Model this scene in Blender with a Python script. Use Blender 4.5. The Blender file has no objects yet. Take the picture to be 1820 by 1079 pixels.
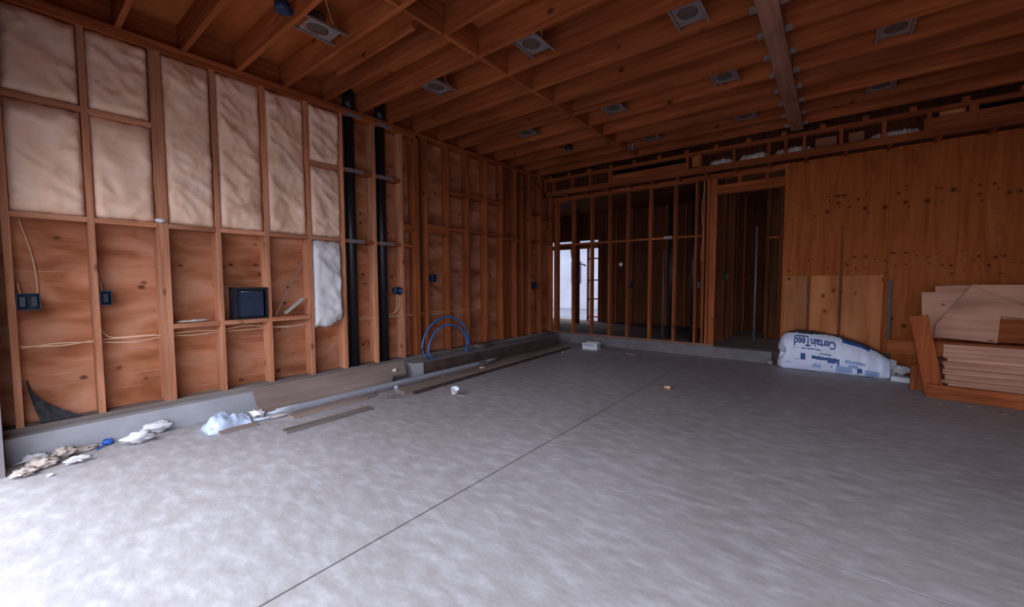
import bpy, bmesh, math, random
from mathutils import Vector, Matrix, noise
random.seed(7)
scene = bpy.context.scene
# ------------------------------------------------------------------ camera
F_PX = 719.8
cam_d = bpy.data.cameras.new('camera')
cam_d.sensor_width = 36.0
cam_d.lens = F_PX / 1820 * 36.0
cam_d.clip_start = 0.02
cam = bpy.data.objects.new('camera', cam_d)
scene.collection.objects.link(cam)
R_ = Vector((0.78474529, 0.61980471, -0.00411758))
D_ = Vector((0.03175931, -0.04684371, -0.99839722))
F_ = Vector((-0.61900418, 0.78335675, -0.05644495))
CAM = Vector((4.35, 0.0, 1.21))
cam.matrix_world = Matrix(((R_.x, -D_.x, -F_.x, CAM.x), (R_.y, -D_.y, -F_.y, CAM.y), (R_.z, -D_.z, -F_.z, CAM.z), (0, 0, 0, 1)))
scene.camera = cam
# ------------------------------------------------------------------ world, light, exposure
world = bpy.data.worlds.new('overcast_sky')
scene.world = world
world.use_nodes = True
wn = world.node_tree
bg = wn.nodes['Background']
SKY_STRENGTH = 9.0
tc = wn.nodes.new('ShaderNodeTexCoord'); sp = wn.nodes.new('ShaderNodeSeparateXYZ'); cr = wn.nodes.new('ShaderNodeValToRGB')
wn.links.new(tc.outputs['Generated'], sp.inputs[0]); wn.links.new(sp.outputs['Z'], cr.inputs[0])
cr.color_ramp.elements[0].position = 0.0; cr.color_ramp.elements[0].color = (0.29, 0.315, 0.39, 1)
cr.color_ramp.elements[1].position = 0.7; cr.color_ramp.elements[1].color = (0.54, 0.56, 0.63, 1)
q_ = cr.color_ramp.elements.new(0.25); q_.color = (0.44, 0.465, 0.54, 1)
wn.links.new(cr.outputs[0], bg.inputs['Color'])
bg.inputs['Strength'].default_value = SKY_STRENGTH
DOOR_Y = -0.03          # plane of the open garage door behind the camera
DOOR_X0, DOOR_X1, DOOR_Z = 0.35, 6.60, 2.30
pl_ = bpy.data.lights.new('door_portal', 'AREA')
pl_.shape = 'RECTANGLE'; pl_.size = DOOR_X1 - DOOR_X0; pl_.size_y = DOOR_Z
pl_.cycles.is_portal = True
po = bpy.data.objects.new('door_portal', pl_); scene.collection.objects.link(po)
po.location = ((DOOR_X0 + DOOR_X1) / 2, DOOR_Y - 0.16, DOOR_Z / 2)
po.rotation_euler = (math.radians(90), 0, 0)      # emits towards +y, into the garage
scene.view_settings.view_transform = 'Standard'
scene.view_settings.look = 'None'
scene.view_settings.gamma = 1.0
scene.view_settings.exposure = 0.12
scene.cycles.use_denoising = True
scene.cycles.diffuse_bounces = 6
scene.cycles.max_bounces = 10

# ------------------------------------------------------------------ helpers
WORLD = {}
def link(o): scene.collection.objects.link(o); return o
def origin(p): return WORLD.get(p.name, Vector((0, 0, 0))) if p else Vector((0, 0, 0))
def tag(o, label=None, cat=None, group=None, kind=None):
    if label: o['label'] = label
    if cat: o['category'] = cat
    if group: o['group'] = group
    if kind: o['kind'] = kind
    return o
def empty(name, loc, label=None, cat=None, group=None, kind=None, parent=None):
    o = bpy.data.objects.new(name, None); link(o)
    o.empty_display_size = 0.1
    loc = Vector(loc)
    if parent: o.parent = parent
    o.location = loc - origin(parent)
    WORLD[o.name] = loc
    return tag(o, label, cat, group, kind)
def build(name, bm, mats, parent=None, org=None, smooth=False):
    """link bm (verts in world coordinates) as one mesh object; org = its origin in the world"""
    p = origin(parent)
    w = Vector(org) if org is not None else p
    bmesh.ops.translate(bm, verts=bm.verts, vec=-w)
    bmesh.ops.recalc_face_normals(bm, faces=bm.faces)
    me = bpy.data.meshes.new(name); bm.to_mesh(me); bm.free()
    if not isinstance(mats, (list, tuple)): mats = [mats]
    for m in mats: me.materials.append(m)
    if smooth:
        for f in me.polygons: f.use_smooth = True
    o = bpy.data.objects.new(name, me); link(o)
    if parent: o.parent = parent
    o.location = w - p
    WORLD[o.name] = w
    return o
def BM(): return bmesh.new()
def add_box(bm, x0, x1, y0, y1, z0, z1, bev=0.0, mat=0):
    vs = [bm.verts.new((x, y, z)) for x in (x0, x1) for y in (y0, y1) for z in (z0, z1)]
    fs = []
    for q in ((0, 1, 3, 2), (4, 6, 7, 5), (0, 4, 5, 1), (2, 3, 7, 6), (0, 2, 6, 4), (1, 5, 7, 3)):
        f = bm.faces.new([vs[i] for i in q]); f.material_index = mat; fs.append(f)
    if bev > 0:
        es = list({e for f in fs for e in f.edges})
        bmesh.ops.bevel(bm, geom=es, offset=bev, segments=1, affect='EDGES', profile=0.5)
    return vs
def boxo(name, x0, x1, y0, y1, z0, z1, m, parent=None, bev=0.0015, org=None):
    bm = BM(); add_box(bm, x0, x1, y0, y1, z0, z1, bev)
    return build(name, bm, m, parent, org)
def add_beam(bm, a, b, w, t, up=(0, 0, 1), bev=0.0015):
    """a bar from a to b; w across (perpendicular to up), t along up"""
    a = Vector(a); b = Vector(b); d = (b - a).normalized(); up = Vector(up)
    s = d.cross(up).normalized(); u = s.cross(d).normalized()
    vs = []
    for p in (a, b):
        for i, j in ((-1, -1), (1, -1), (1, 1), (-1, 1)):
            vs.append(bm.verts.new(p + s * (i * w / 2) + u * (j * t / 2)))
    fs = [bm.faces.new([vs[i] for i in q]) for q in ((0, 1, 2, 3), (7, 6, 5, 4), (0, 4, 5, 1), (1, 5, 6, 2), (2, 6, 7, 3), (3, 7, 4, 0))]
    if bev:
        es = list({e for f in fs for e in f.edges})
        bmesh.ops.bevel(bm, geom=es, offset=bev, segments=1, affect='EDGES', profile=0.5)
def add_tube(bm, pts, r, n=8, cap=True, mat=0, hollow=0.0):
    pts = [Vector(p) for p in pts]
    rs = r if isinstance(r, (list, tuple)) else [r] * len(pts)
    rings = []; prev = None
    for i, p in enumerate(pts):
        t = (pts[min(i + 1, len(pts) - 1)] - pts[max(i - 1, 0)]).normalized()
        if prev is None:
            ref = Vector((0, 0, 1)) if abs(t.z) < 0.9 else Vector((1, 0, 0))
            u = t.cross(ref).normalized()
        else:
            u = (prev - t * prev.dot(t)).normalized()
        prev = u; v = t.cross(u)
        rings.append([bm.verts.new(p + (u * math.cos(k * 2 * math.pi / n) + v * math.sin(k * 2 * math.pi / n)) * rs[i]) for k in range(n)])
    for a, b in zip(rings, rings[1:]):
        for k in range(n):
            f = bm.faces.new((a[k], a[(k + 1) % n], b[(k + 1) % n], b[k])); f.material_index = mat; f.smooth = True
    if cap:
        for rg in (rings[0], rings[-1]):
            f = bm.faces.new(rg); f.material_index = mat
    return rings
def add_lathe(bm, c, prof, n=20, axis='z', mat=0):
    """prof: list of (radius, height)"""
    c = Vector(c); rings = []
    for r, h in prof:
        rg = []
        for k in range(n):
            a = 2 * math.pi * k / n
            x, y = r * math.cos(a), r * math.sin(a)
            v = {'z': Vector((x, y, h)), 'x': Vector((h, x, y)), 'y': Vector((x, h, y))}[axis]
            rg.append(bm.verts.new(c + v))
        rings.append(rg)
    for a, b in zip(rings, rings[1:]):
        for k in range(n):
            f = bm.faces.new((a[k], a[(k + 1) % n], b[(k + 1) % n], b[k])); f.material_index = mat; f.smooth = True
    for rg, (r, h) in ((rings[0], prof[0]), (rings[-1], prof[-1])):
        if r > 1e-5: bm.faces.new(rg).material_index = mat
def curve_pts(ctrl, n=8):
    """Catmull-Rom through ctrl"""
    P = [Vector(p) for p in ctrl]; P = [2 * P[0] - P[1]] + P + [2 * P[-1] - P[-2]]
    out = []
    for i in range(1, len(P) - 2):
        for k in range(n):
            t = k / n; a, b, c, d = P[i - 1], P[i], P[i + 1], P[i + 2]
            out.append(0.5 * ((2 * b) + (c - a) * t + (2 * a - 5 * b + 4 * c - d) * t * t + (3 * b - a - 3 * c + d) * t ** 3))
    out.append(P[-2]); return out
def nz(x, y, z, oct=4): return noise.fractal(Vector((x, y, z)), 0.9, 2.0, oct)

# ------------------------------------------------------------------ materials
def nodes(name, rough=0.8, spec=0.25, metal=0.0):
    m = bpy.data.materials.new(name); m.use_nodes = True
    nt = m.node_tree; b = nt.nodes['Principled BSDF']
    b.inputs['Roughness'].default_value = rough
    b.inputs['Specular IOR Level'].default_value = spec
    b.inputs['Metallic'].default_value = metal
    return m, nt, b
def N(nt, t, **kw):
    n = nt.nodes.new(t)
    for k, v in kw.items(): setattr(n, k, v)
    return n
def ramp(nt, stops):
    r = N(nt, 'ShaderNodeValToRGB'); e = r.color_ramp.elements
    e[0].position, e[0].color = stops[0][0], (*stops[0][1], 1)
    e[1].position, e[1].color = stops[-1][0], (*stops[-1][1], 1)
    for p, c in stops[1:-1]:
        q = e.new(p); q.color = (*c, 1)
    return r
def mixc(nt, a, b, fac, mode='MIX'):
    x = N(nt, 'ShaderNodeMix', data_type='RGBA', blend_type=mode)
    if hasattr(fac, 'default_value'): nt.links.new(fac, x.inputs[0])
    else: x.inputs[0].default_value = fac
    for s, v in ((6, a), (7, b)):
        if hasattr(v, 'default_value'): nt.links.new(v, x.inputs[s])
        else: x.inputs[s].default_value = (*v, 1)
    return x.outputs[2]
def plain(name, col, rough=0.7, spec=0.3, metal=0.0, var=0.12, scale=9.0, bump=0.0):
    m, nt, b = nodes(name, rough, spec, metal)
    t = N(nt, 'ShaderNodeTexCoord'); n = N(nt, 'ShaderNodeTexNoise'); n.inputs['Scale'].default_value = scale; n.inputs['Detail'].default_value = 5
    nt.links.new(t.outputs['Object'], n.inputs['Vector'])
    r = ramp(nt, [(0.3, tuple(c * (1 - var) for c in col)), (0.7, tuple(min(1, c * (1 + var)) for c in col))])
    nt.links.new(n.outputs['Fac'], r.inputs[0]); nt.links.new(r.outputs[0], b.inputs['Base Color'])
    if bump:
        bp = N(nt, 'ShaderNodeBump'); bp.inputs['Strength'].default_value = bump; bp.inputs['Distance'].default_value = 0.01
        nt.links.new(n.outputs['Fac'], bp.inputs['Height']); nt.links.new(bp.outputs[0], b.inputs['Normal'])
    return m
def wood(name, axis, dark, mid, light, cross=26.0, along=1.3, knots=0.35, kscale=3.2, rand=True, rough=0.78):
    m, nt, b = nodes(name, rough, 0.12)
    t = N(nt, 'ShaderNodeTexCoord'); src = t.outputs['Object']
    oi = N(nt, 'ShaderNodeObjectInfo')
    off = N(nt, 'ShaderNodeVectorMath', operation='SCALE'); off.inputs[0].default_value = (13.7, 7.3, 9.1)
    nt.links.new(oi.outputs['Random'], off.inputs['Scale'])
    ad = N(nt, 'ShaderNodeVectorMath', operation='ADD'); nt.links.new(src, ad.inputs[0]); nt.links.new(off.outputs[0], ad.inputs[1])
    def mapped(a, c):
        mp = N(nt, 'ShaderNodeMapping'); s = [c, c, c]; s['xyz'.index(axis)] = a
        mp.inputs['Scale'].default_value = s; nt.links.new(ad.outputs[0], mp.inputs['Vector']); return mp.outputs[0]
    g = N(nt, 'ShaderNodeTexNoise'); g.inputs['Scale'].default_value = 1.0; g.inputs['Detail'].default_value = 6; g.inputs['Distortion'].default_value = 0.6
    nt.links.new(mapped(along, cross), g.inputs['Vector'])
    r = ramp(nt, [(0.28, dark), (0.5, mid), (0.74, light)]); nt.links.new(g.outputs['Fac'], r.inputs[0])
    w = N(nt, 'ShaderNodeTexNoise'); w.inputs['Scale'].default_value = 1.0; w.inputs['Detail'].default_value = 3
    nt.links.new(mapped(1.2, 3.2), w.inputs['Vector'])
    wr = ramp(nt, [(0.3, (0.72, 0.70, 0.68)), (0.7, (1.18, 1.15, 1.12))]); nt.links.new(w.outputs['Fac'], wr.inputs[0])
    col = mixc(nt, r.outputs[0], wr.outputs[0], 1.0, 'MULTIPLY')
    if rand:
        rr = ramp(nt, [(0.0, (0.80, 0.80, 0.82)), (1.0, (1.14, 1.12, 1.10))]); nt.links.new(oi.outputs['Random'], rr.inputs[0])
        col = mixc(nt, col, rr.outputs[0], 1.0, 'MULTIPLY')
    v = N(nt, 'ShaderNodeTexVoronoi'); v.inputs['Scale'].default_value = kscale; v.inputs['Randomness'].default_value = 0.95
    nt.links.new(mapped(0.75, 1.0), v.inputs['Vector'])
    kr = ramp(nt, [(0.0, (1, 1, 1)), (0.055 * knots / 0.35, (0.75, 0.75, 0.75)), (0.11 * knots / 0.35, (0, 0, 0))])
    nt.links.new(v.outputs['Distance'], kr.inputs[0])
    col = mixc(nt, col, tuple(c * 0.28 for c in dark), kr.outputs[0])
    nt.links.new(col, b.inputs['Base Color'])
    bp = N(nt, 'ShaderNodeBump'); bp.inputs['Strength'].default_value = 0.25; bp.inputs['Distance'].default_value = 0.004
    nt.links.new(g.outputs['Fac'], bp.inputs['Height']); nt.links.new(bp.outputs[0], b.inputs['Normal'])
    return m
LUM = ((0.250, 0.061, 0.019), (0.350, 0.098, 0.033), (0.435, 0.142, 0.053))
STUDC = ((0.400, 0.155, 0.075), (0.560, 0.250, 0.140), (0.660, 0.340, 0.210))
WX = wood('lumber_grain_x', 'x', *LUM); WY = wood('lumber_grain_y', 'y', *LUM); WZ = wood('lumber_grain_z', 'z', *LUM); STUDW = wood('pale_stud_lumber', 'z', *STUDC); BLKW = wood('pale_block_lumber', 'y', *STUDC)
PLYL = ((0.260, 0.062, 0.016), (0.370, 0.104, 0.030), (0.450, 0.150, 0.052))
PLY_Z = wood('plywood_grain_z', 'z', *PLYL, cross=7.0, along=0.9, knots=0.42, kscale=3.0)
PLY_X = wood('plywood_grain_x', 'x', *PLYL, cross=7.0, along=0.9, knots=0.30, kscale=2.6)
PLY_LIGHT = wood('fresh_plywood', 'x', (0.50, 0.26, 0.175), (0.62, 0.345, 0.245), (0.70, 0.43, 0.32), cross=8.0, along=1.0, knots=0.32, kscale=5.0)
PLY_EDGE = wood('fresh_lumber', 'x', (0.42, 0.19, 0.12), (0.60, 0.325, 0.225), (0.72, 0.45, 0.33), cross=42.0, along=1.0, knots=0.2, kscale=5.0)
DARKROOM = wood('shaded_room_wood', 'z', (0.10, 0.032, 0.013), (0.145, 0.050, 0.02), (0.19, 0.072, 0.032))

def make_sheathing():
    m = wood('sheathing_plywood', 'y', (0.26, 0.080, 0.030), (0.46, 0.190, 0.098), (0.60, 0.31, 0.20), cross=4.5, along=1.9, knots=0.46, kscale=6.2, rand=False)
    nt = m.node_tree; b = nt.nodes['Principled BSDF']; cur = b.inputs['Base Color'].links[0].from_socket
    t = N(nt, 'ShaderNodeTexCoord'); mp = N(nt, 'ShaderNodeMapping'); mp.inputs['Scale'].default_value = (1, 2.2, 95); nt.links.new(t.outputs['Object'], mp.inputs[0])
    n = N(nt, 'ShaderNodeTexNoise'); n.inputs['Scale'].default_value = 1.0; n.inputs['Detail'].default_value = 3; nt.links.new(mp.outputs[0], n.inputs[0])
    r = ramp(nt, [(0.62, (0, 0, 0)), (0.74, (0.55, 0.55, 0.55))]); nt.links.new(n.outputs['Fac'], r.inputs[0])
    nt.links.new(mixc(nt, cur, (0.60, 0.40, 0.33), r.outputs[0]), b.inputs['Base Color'])
    return m
SHEATH = make_sheathing()
def make_plywood_wall():
    """plywood sheets with rows of knots, cathedral grain"""
    m, nt, b = nodes('plywood_sheet_wall', 0.75, 0.12)
    t = N(nt, 'ShaderNodeTexCoord')
    mp = N(nt, 'ShaderNodeMapping'); mp.inputs['Scale'].default_value = (6.5, 1, 0.55); nt.links.new(t.outputs['Object'], mp.inputs[0])
    g = N(nt, 'ShaderNodeTexNoise'); g.inputs['Scale'].default_value = 1.6; g.inputs['Detail'].default_value = 5; g.inputs['Distortion'].default_value = 1.4
    nt.links.new(mp.outputs[0], g.inputs[0])
    r = ramp(nt, [(0.3, (0.290, 0.070, 0.016)), (0.5, (0.385, 0.105, 0.026)), (0.66, (0.430, 0.126, 0.035)), (0.76, (0.50, 0.175, 0.062))]); nt.links.new(g.outputs['Fac'], r.inputs[0])
    sp = N(nt, 'ShaderNodeSeparateXYZ'); nt.links.new(t.outputs['Object'], sp.inputs[0])
    # knots: 2-D cells, kept only inside bands repeating in z
    k2 = N(nt, 'ShaderNodeCombineXYZ'); nt.links.new(sp.outputs['X'], k2.inputs[0]); nt.links.new(sp.outputs['Z'], k2.inputs[1])
    v = N(nt, 'ShaderNodeTexVoronoi'); v.voronoi_dimensions = '2D'; v.inputs['Scale'].default_value = 10.0; nt.links.new(k2.outputs[0], v.inputs['Vector'])
    kr = ramp(nt, [(0.0, (1, 1, 1)), (0.10, (0.85, 0.85, 0.85)), (0.20, (0.25, 0.25, 0.25)), (0.34, (0, 0, 0))]); nt.links.new(v.outputs['Distance'], kr.inputs[0])
    zz = N(nt, 'ShaderNodeMath', operation='PINGPONG'); zz.inputs[1].default_value = 0.40
    za = N(nt, 'ShaderNodeMath', operation='ADD'); za.inputs[1].default_value = -2.17 + 0.80 * 3; nt.links.new(sp.outputs['Z'], za.inputs[0]); nt.links.new(za.outputs[0], zz.inputs[0])
    band = N(nt, 'ShaderNodeMath', operation='LESS_THAN'); band.inputs[1].default_value = 0.14; nt.links.new(zz.outputs[0], band.inputs[0])
    cw = N(nt, 'ShaderNodeSeparateColor'); nt.links.new(v.outputs['Color'], cw.inputs[0])
    sz = N(nt, 'ShaderNodeMapRange'); sz.inputs[3].default_value = 0.65; sz.inputs[4].default_value = 2.6; nt.links.new(cw.outputs[1], sz.inputs[0])
    md = N(nt, 'ShaderNodeMath', operation='MULTIPLY'); nt.links.new(v.outputs['Distance'], md.inputs[0]); nt.links.new(sz.outputs[0], md.inputs[1]); nt.links.new(md.outputs[0], kr.inputs[0])
    keep = N(nt, 'ShaderNodeMath', operation='GREATER_THAN'); keep.inputs[1].default_value = 0.30; nt.links.new(cw.outputs[0], keep.inputs[0])
    m1 = N(nt, 'ShaderNodeMath', operation='MULTIPLY'); nt.links.new(band.outputs[0], m1.inputs[0]); nt.links.new(keep.outputs[0], m1.inputs[1])
    m2 = N(nt, 'ShaderNodeMath', operation='MULTIPLY'); nt.links.new(m1.outputs[0], m2.inputs[0]); nt.links.new(kr.outputs[0], m2.inputs[1])
    col = mixc(nt, r.outputs[0], (0.075, 0.018, 0.008), m2.outputs[0])
    nt.links.new(col, b.inputs['Base Color'])
    return m
PLY_WALL = make_plywood_wall()

def make_concrete():
    m, nt, b = nodes('trowelled_concrete', 0.62, 0.35)
    t = N(nt, 'ShaderNodeTexCoord'); src = t.outputs['Object']
    mp = N(nt, 'ShaderNodeMapping'); mp.inputs['Scale'].default_value = (2.2, 4.6, 1.0); mp.inputs['Rotation'].default_value = (0, 0, math.radians(38)); nt.links.new(src, mp.inputs[0])
    a = N(nt, 'ShaderNodeTexNoise'); a.inputs['Scale'].default_value = 3.2; a.inputs['Detail'].default_value = 4; a.inputs['Roughness'].default_value = 0.55; a.inputs['Distortion'].default_value = 0.15
    nt.links.new(mp.outputs[0], a.inputs[0])
    r1 = ramp(nt, [(0.30, (0.345, 0.328, 0.328)), (0.52, (0.400, 0.388, 0.398)), (0.68, (0.48, 0.475, 0.50))]); nt.links.new(a.outputs['Fac'], r1.inputs[0])
    c = N(nt, 'ShaderNodeTexNoise'); c.inputs['Scale'].default_value = 0.7; c.inputs['Detail'].default_value = 3; nt.links.new(src, c.inputs[0])
    r2 = ramp(nt, [(0.3, (0.88, 0.87, 0.87)), (0.7, (1.08, 1.08, 1.10))]); nt.links.new(c.outputs['Fac'], r2.inputs[0])
    col = mixc(nt, r1.outputs[0], r2.outputs[0], 1.0, 'MULTIPLY')
    f = N(nt, 'ShaderNodeTexNoise'); f.inputs['Scale'].default_value = 55; f.inputs['Detail'].default_value = 4; nt.links.new(src, f.inputs[0])
    r3 = ramp(nt, [(0.3, (0.94, 0.94, 0.94)), (0.7, (1.05, 1.05, 1.05))]); nt.links.new(f.outputs['Fac'], r3.inputs[0])
    col = mixc(nt, col, r3.outputs[0], 1.0, 'MULTIPLY')
    # small dark specks
    v = N(nt, 'ShaderNodeTexVoronoi'); v.inputs['Scale'].default_value = 2.6; nt.links.new(src, v.inputs['Vector'])
    kr = ramp(nt, [(0.0, (0.7, 0.7, 0.7)), (0.035, (0, 0, 0))]); nt.links.new(v.outputs['Distance'], kr.inputs[0])
    col = mixc(nt, col, (0.12, 0.10, 0.10), kr.outputs[0])
    nt.links.new(col, b.inputs['Base Color'])
    bp = N(nt, 'ShaderNodeBump'); bp.inputs['Strength'].default_value = 0.25; bp.inputs['Distance'].default_value = 0.01
    nt.links.new(a.outputs['Fac'], bp.inputs['Height']); nt.links.new(bp.outputs[0], b.inputs['Normal'])
    return m
CONC = make_concrete()
CURB = plain('curb_concrete', (0.27, 0.265, 0.28), 0.85, 0.2, var=0.14, scale=5, bump=0.3)
GREYWOOD = wood('weathered_plate', 'y', (0.16, 0.13, 0.12), (0.25, 0.215, 0.20), (0.34, 0.30, 0.29), knots=0.1)
BOARD = wood('dusty_brown_board', 'y', (0.27, 0.21, 0.185), (0.305, 0.242, 0.215), (0.34, 0.275, 0.25), knots=0.05)
GROOVE = plain('dark_joint', (0.14, 0.12, 0.12), 0.95, 0.1)  # dark grey for the joint bottoms

def make_insulation():
    m, nt, b = nodes('fibreglass_batt', 0.95, 0.05)
    t = N(nt, 'ShaderNodeTexCoord')
    oi = N(nt, 'ShaderNodeObjectInfo'); off = N(nt, 'ShaderNodeVectorMath', operation='SCALE'); off.inputs[0].default_value = (3.7, 7.3, 9.1); nt.links.new(oi.outputs['Random'], off.inputs['Scale'])
    ad = N(nt, 'ShaderNodeVectorMath', operation='ADD'); nt.links.new(t.outputs['Object'], ad.inputs[0]); nt.links.new(off.outputs[0], ad.inputs[1])
    n = N(nt, 'ShaderNodeTexNoise'); n.inputs['Scale'].default_value = 4.0; n.inputs['Detail'].default_value = 3; n.inputs['Distortion'].default_value = 1.2
    nt.links.new(ad.outputs[0], n.inputs[0])
    r = ramp(nt, [(0.25, (0.66, 0.39, 0.25)), (0.43, (0.86, 0.575, 0.41)), (0.72, (0.90, 0.66, 0.51))]); nt.links.new(n.outputs['Fac'], r.inputs[0])
    nt.links.new(r.outputs[0], b.inputs['Base Color'])
    n2 = N(nt, 'ShaderNodeTexNoise'); n2.inputs['Scale'].default_value = 16; n2.inputs['Detail'].default_value = 5; nt.links.new(ad.outputs[0], n2.inputs[0])
    bp = N(nt, 'ShaderNodeBump'); bp.inputs['Strength'].default_value = 0.35; bp.inputs['Distance'].default_value = 0.012
    nt.links.new(n2.outputs['Fac'], bp.inputs['Height']); nt.links.new(bp.outputs[0], b.inputs['Normal'])
    return m
INS = make_insulation()
INSW = plain('white_batt_facing', (0.74, 0.73, 0.74), 0.9, 0.1, var=0.08, scale=7, bump=0.3)
STEEL = plain('galvanized_steel', (0.50, 0.50, 0.54), 0.42, 0.5, 0.75, var=0.1, scale=14)
STEELB = plain('bluish_conduit_steel', (0.46, 0.49, 0.56), 0.5, 0.5, 0.35, var=0.12, scale=9)
STEELD = plain('dull_zinc', (0.30, 0.26, 0.27), 0.5, 0.5, 0.45, var=0.15, scale=14)
BLACKPL = plain('black_plastic_pipe', (0.012, 0.011, 0.014), 0.4, 0.4)
BLACKM = plain('black_enamel', (0.016, 0.018, 0.028), 0.35, 0.5)
BLUEBOX = plain('dark_blue_plastic', (0.012, 0.033, 0.095), 0.45, 0.4)
BLUECON = plain('blue_flexible_conduit', (0.035, 0.17, 0.50), 0.42, 0.45)
WIREY = plain('yellow_cable', (0.80, 0.55, 0.36), 0.5, 0.4)
WIREK = plain('dark_cable', (0.03, 0.02, 0.02), 0.6, 0.3)
WHITEP = plain('white_plastic', (0.72, 0.72, 0.76), 0.55, 0.3, var=0.06)
BAGW = plain('white_bag_film', (0.72, 0.77, 0.93), 0.38, 0.45, var=0.06, scale=5)
BLUEINK = plain('navy_print', (0.035, 0.09, 0.28), 0.5, 0.3)
PALEINK = plain('pale_blue_print', (0.30, 0.42, 0.68), 0.5, 0.3)
SHEET = plain('crumpled_blue_white_film', (0.50, 0.60, 0.80), 0.42, 0.45, var=0.2, scale=9)
PAPER = plain('torn_brown_paper', (0.50, 0.43, 0.39), 0.85, 0.1, var=0.25, scale=16)
CARD = plain('white_card', (0.66, 0.65, 0.69), 0.7, 0.2, var=0.05)
TARP = plain('grey_mesh_cloth', (0.10, 0.10, 0.115), 0.85, 0.1, var=0.4, scale=30)
TWIG = plain('dry_grey_stalk', (0.26, 0.22, 0.21), 0.9, 0.1)
FOIL = plain('silver_foil', (0.85, 0.83, 0.84), 0.3, 0.6, 0.3, var=0.08)
DARK = plain('flat_black_duct', (0.006, 0.005, 0.006), 0.9, 0.05)
CHIP = plain('tan_wood_chip', (0.62, 0.38, 0.25), 0.8, 0.1)
INKB = plain('faded_brown_ink', (0.16, 0.055, 0.022), 0.8, 0.1)

# ================================================================== SETTING
# ---- floor with control joints
FX0, FX1, FY0, FY1 = -0.14, 7.6, -0.18, 7.02
JX, JY, JW = 2.712, 2.138, 0.006
bm = BM()
for xa, xb in ((FX0, JX - JW), (JX + JW, FX1)):
    for ya, yb in ((FY0, JY - JW * .6), (JY + JW * .6, FY1)):
        add_box(bm, xa, xb, ya, yb, -0.12, 0.0, 0.0)
        bm.faces.ensure_lookup_table()
        add_box(bm, JX - JW if xa > JX else xa, JX - JW if xa > JX else xa, ya, ya, 0, 0) if False else None
# tooled joint bottoms, a little below the surface
add_box(bm, JX - JW, JX + JW, FY0, FY1, -0.12, -0.006, 0.0, mat=1)
add_box(bm, FX0, JX - JW, JY - JW * .6, JY + JW * .6, -0.12, -0.0015, 0.0, mat=1)
add_box(bm, JX + JW, FX1, JY - JW * .6, JY + JW * .6, -0.12, -0.0015, 0.0, mat=1)
floor = build('floor', bm, [CONC, GROOVE]); tag(floor, kind='structure')
# driveway outside the open garage door
bm = BM(); add_box(bm, -12, 20, -26, FY0, -0.16, -0.02)
tag(build('ground', bm, plain('driveway_concrete', (0.17, 0.155, 0.15), 0.9, 0.2, scale=2)), kind='structure')

# ---- left wall: sheathing, studs, plates, blocks
SH = -0.14
bm = BM(); add_box(bm, SH - 0.02, SH, DOOR_Y, 7.02, 0.15, 3.42)
wall_left = build('wall_left', bm, SHEATH); tag(wall_left, kind='structure')
studs = [0.046, 0.449, 0.842, 0.880, 1.250, 1.650, 2.063, 2.440, 2.850, 3.245, 3.460, 3.500, 3.648, 4.055, 4.460, 4.870, 5.265, 5.640, 5.830, 6.060, 6.395, 6.435, 6.80]
for y in studs:
    top = 3.079 if y < 3.47 else 3.117
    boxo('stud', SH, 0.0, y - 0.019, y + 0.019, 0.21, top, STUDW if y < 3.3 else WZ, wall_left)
boxo('sill_plate', SH, 0.0, DOOR_Y, 6.85, 0.172, 0.21, GREYWOOD, wall_left)
boxo('top_plate', SH, 0.0, DOOR_Y, 3.52, 3.079, 3.117, WY, wall_left)
boxo('top_plate', SH, 0.006, DOOR_Y, 6.85, 3.117, 3.155, WY, wall_left)
def blk(y0, y1, z, h=0.038, d=0.14, m=None, x1=0.0):
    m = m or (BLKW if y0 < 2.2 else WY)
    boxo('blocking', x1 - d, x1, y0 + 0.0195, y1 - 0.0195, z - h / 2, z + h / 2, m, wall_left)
S = studs
for a, b in zip([s for s in S if s < 2.5 and s not in (0.842,)], [s for s in S if 0.1 < s < 2.5 and s != 0.88]):
    blk(a, b, 1.675, x1=0.002)
blk(0.046, 0.449, 2.475); blk(0.449, 0.842, 2.475)
blk(2.063, 2.440, 2.462)
for a, b in ((0.88, 1.25), (1.25, 1.65), (1.65, 2.063)): blk(a, b, 0.835, 0.040, x1=0.004)
for a, b in ((2.44, 2.85), (2.85, 3.245)):
    blk(a, b, 2.475); blk(a, b, 1.672)
blk(3.245, 3.46, 1.90, 0.085, 0.04); blk(3.245, 3.46, 1.668)
blk(3.648, 4.055, 1.90, 0.095, 0.04)
blk(3.648, 4.055, 1.965)
for a, b in ((4.055, 4.46), (4.46, 4.87), (4.87, 5.265)):
    blk(a, b, 2.485, 0.06); blk(a, b, 1.955)
blk(5.265, 5.64, 1.92); blk(5.64, 5.83, 1.91); blk(5.83, 6.06, 1.90)
for z in (2.95, 2.44, 1.93): blk(6.06, 6.395, z)
blk(6.435, 6.80, 1.93); blk(6.435, 6.80, 2.40)
# backing post behind the doubled studs in the dark pocket
boxo('backing_board', SH + 0.002, SH + 0.04, 5.30, 5.60, 0.211, 3.11, WZ, wall_left)
boxo('backing_board', SH + 0.002, SH + 0.04, 3.52, 3.629, 0.211, 3.11, DARKROOM, wall_left)

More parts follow.
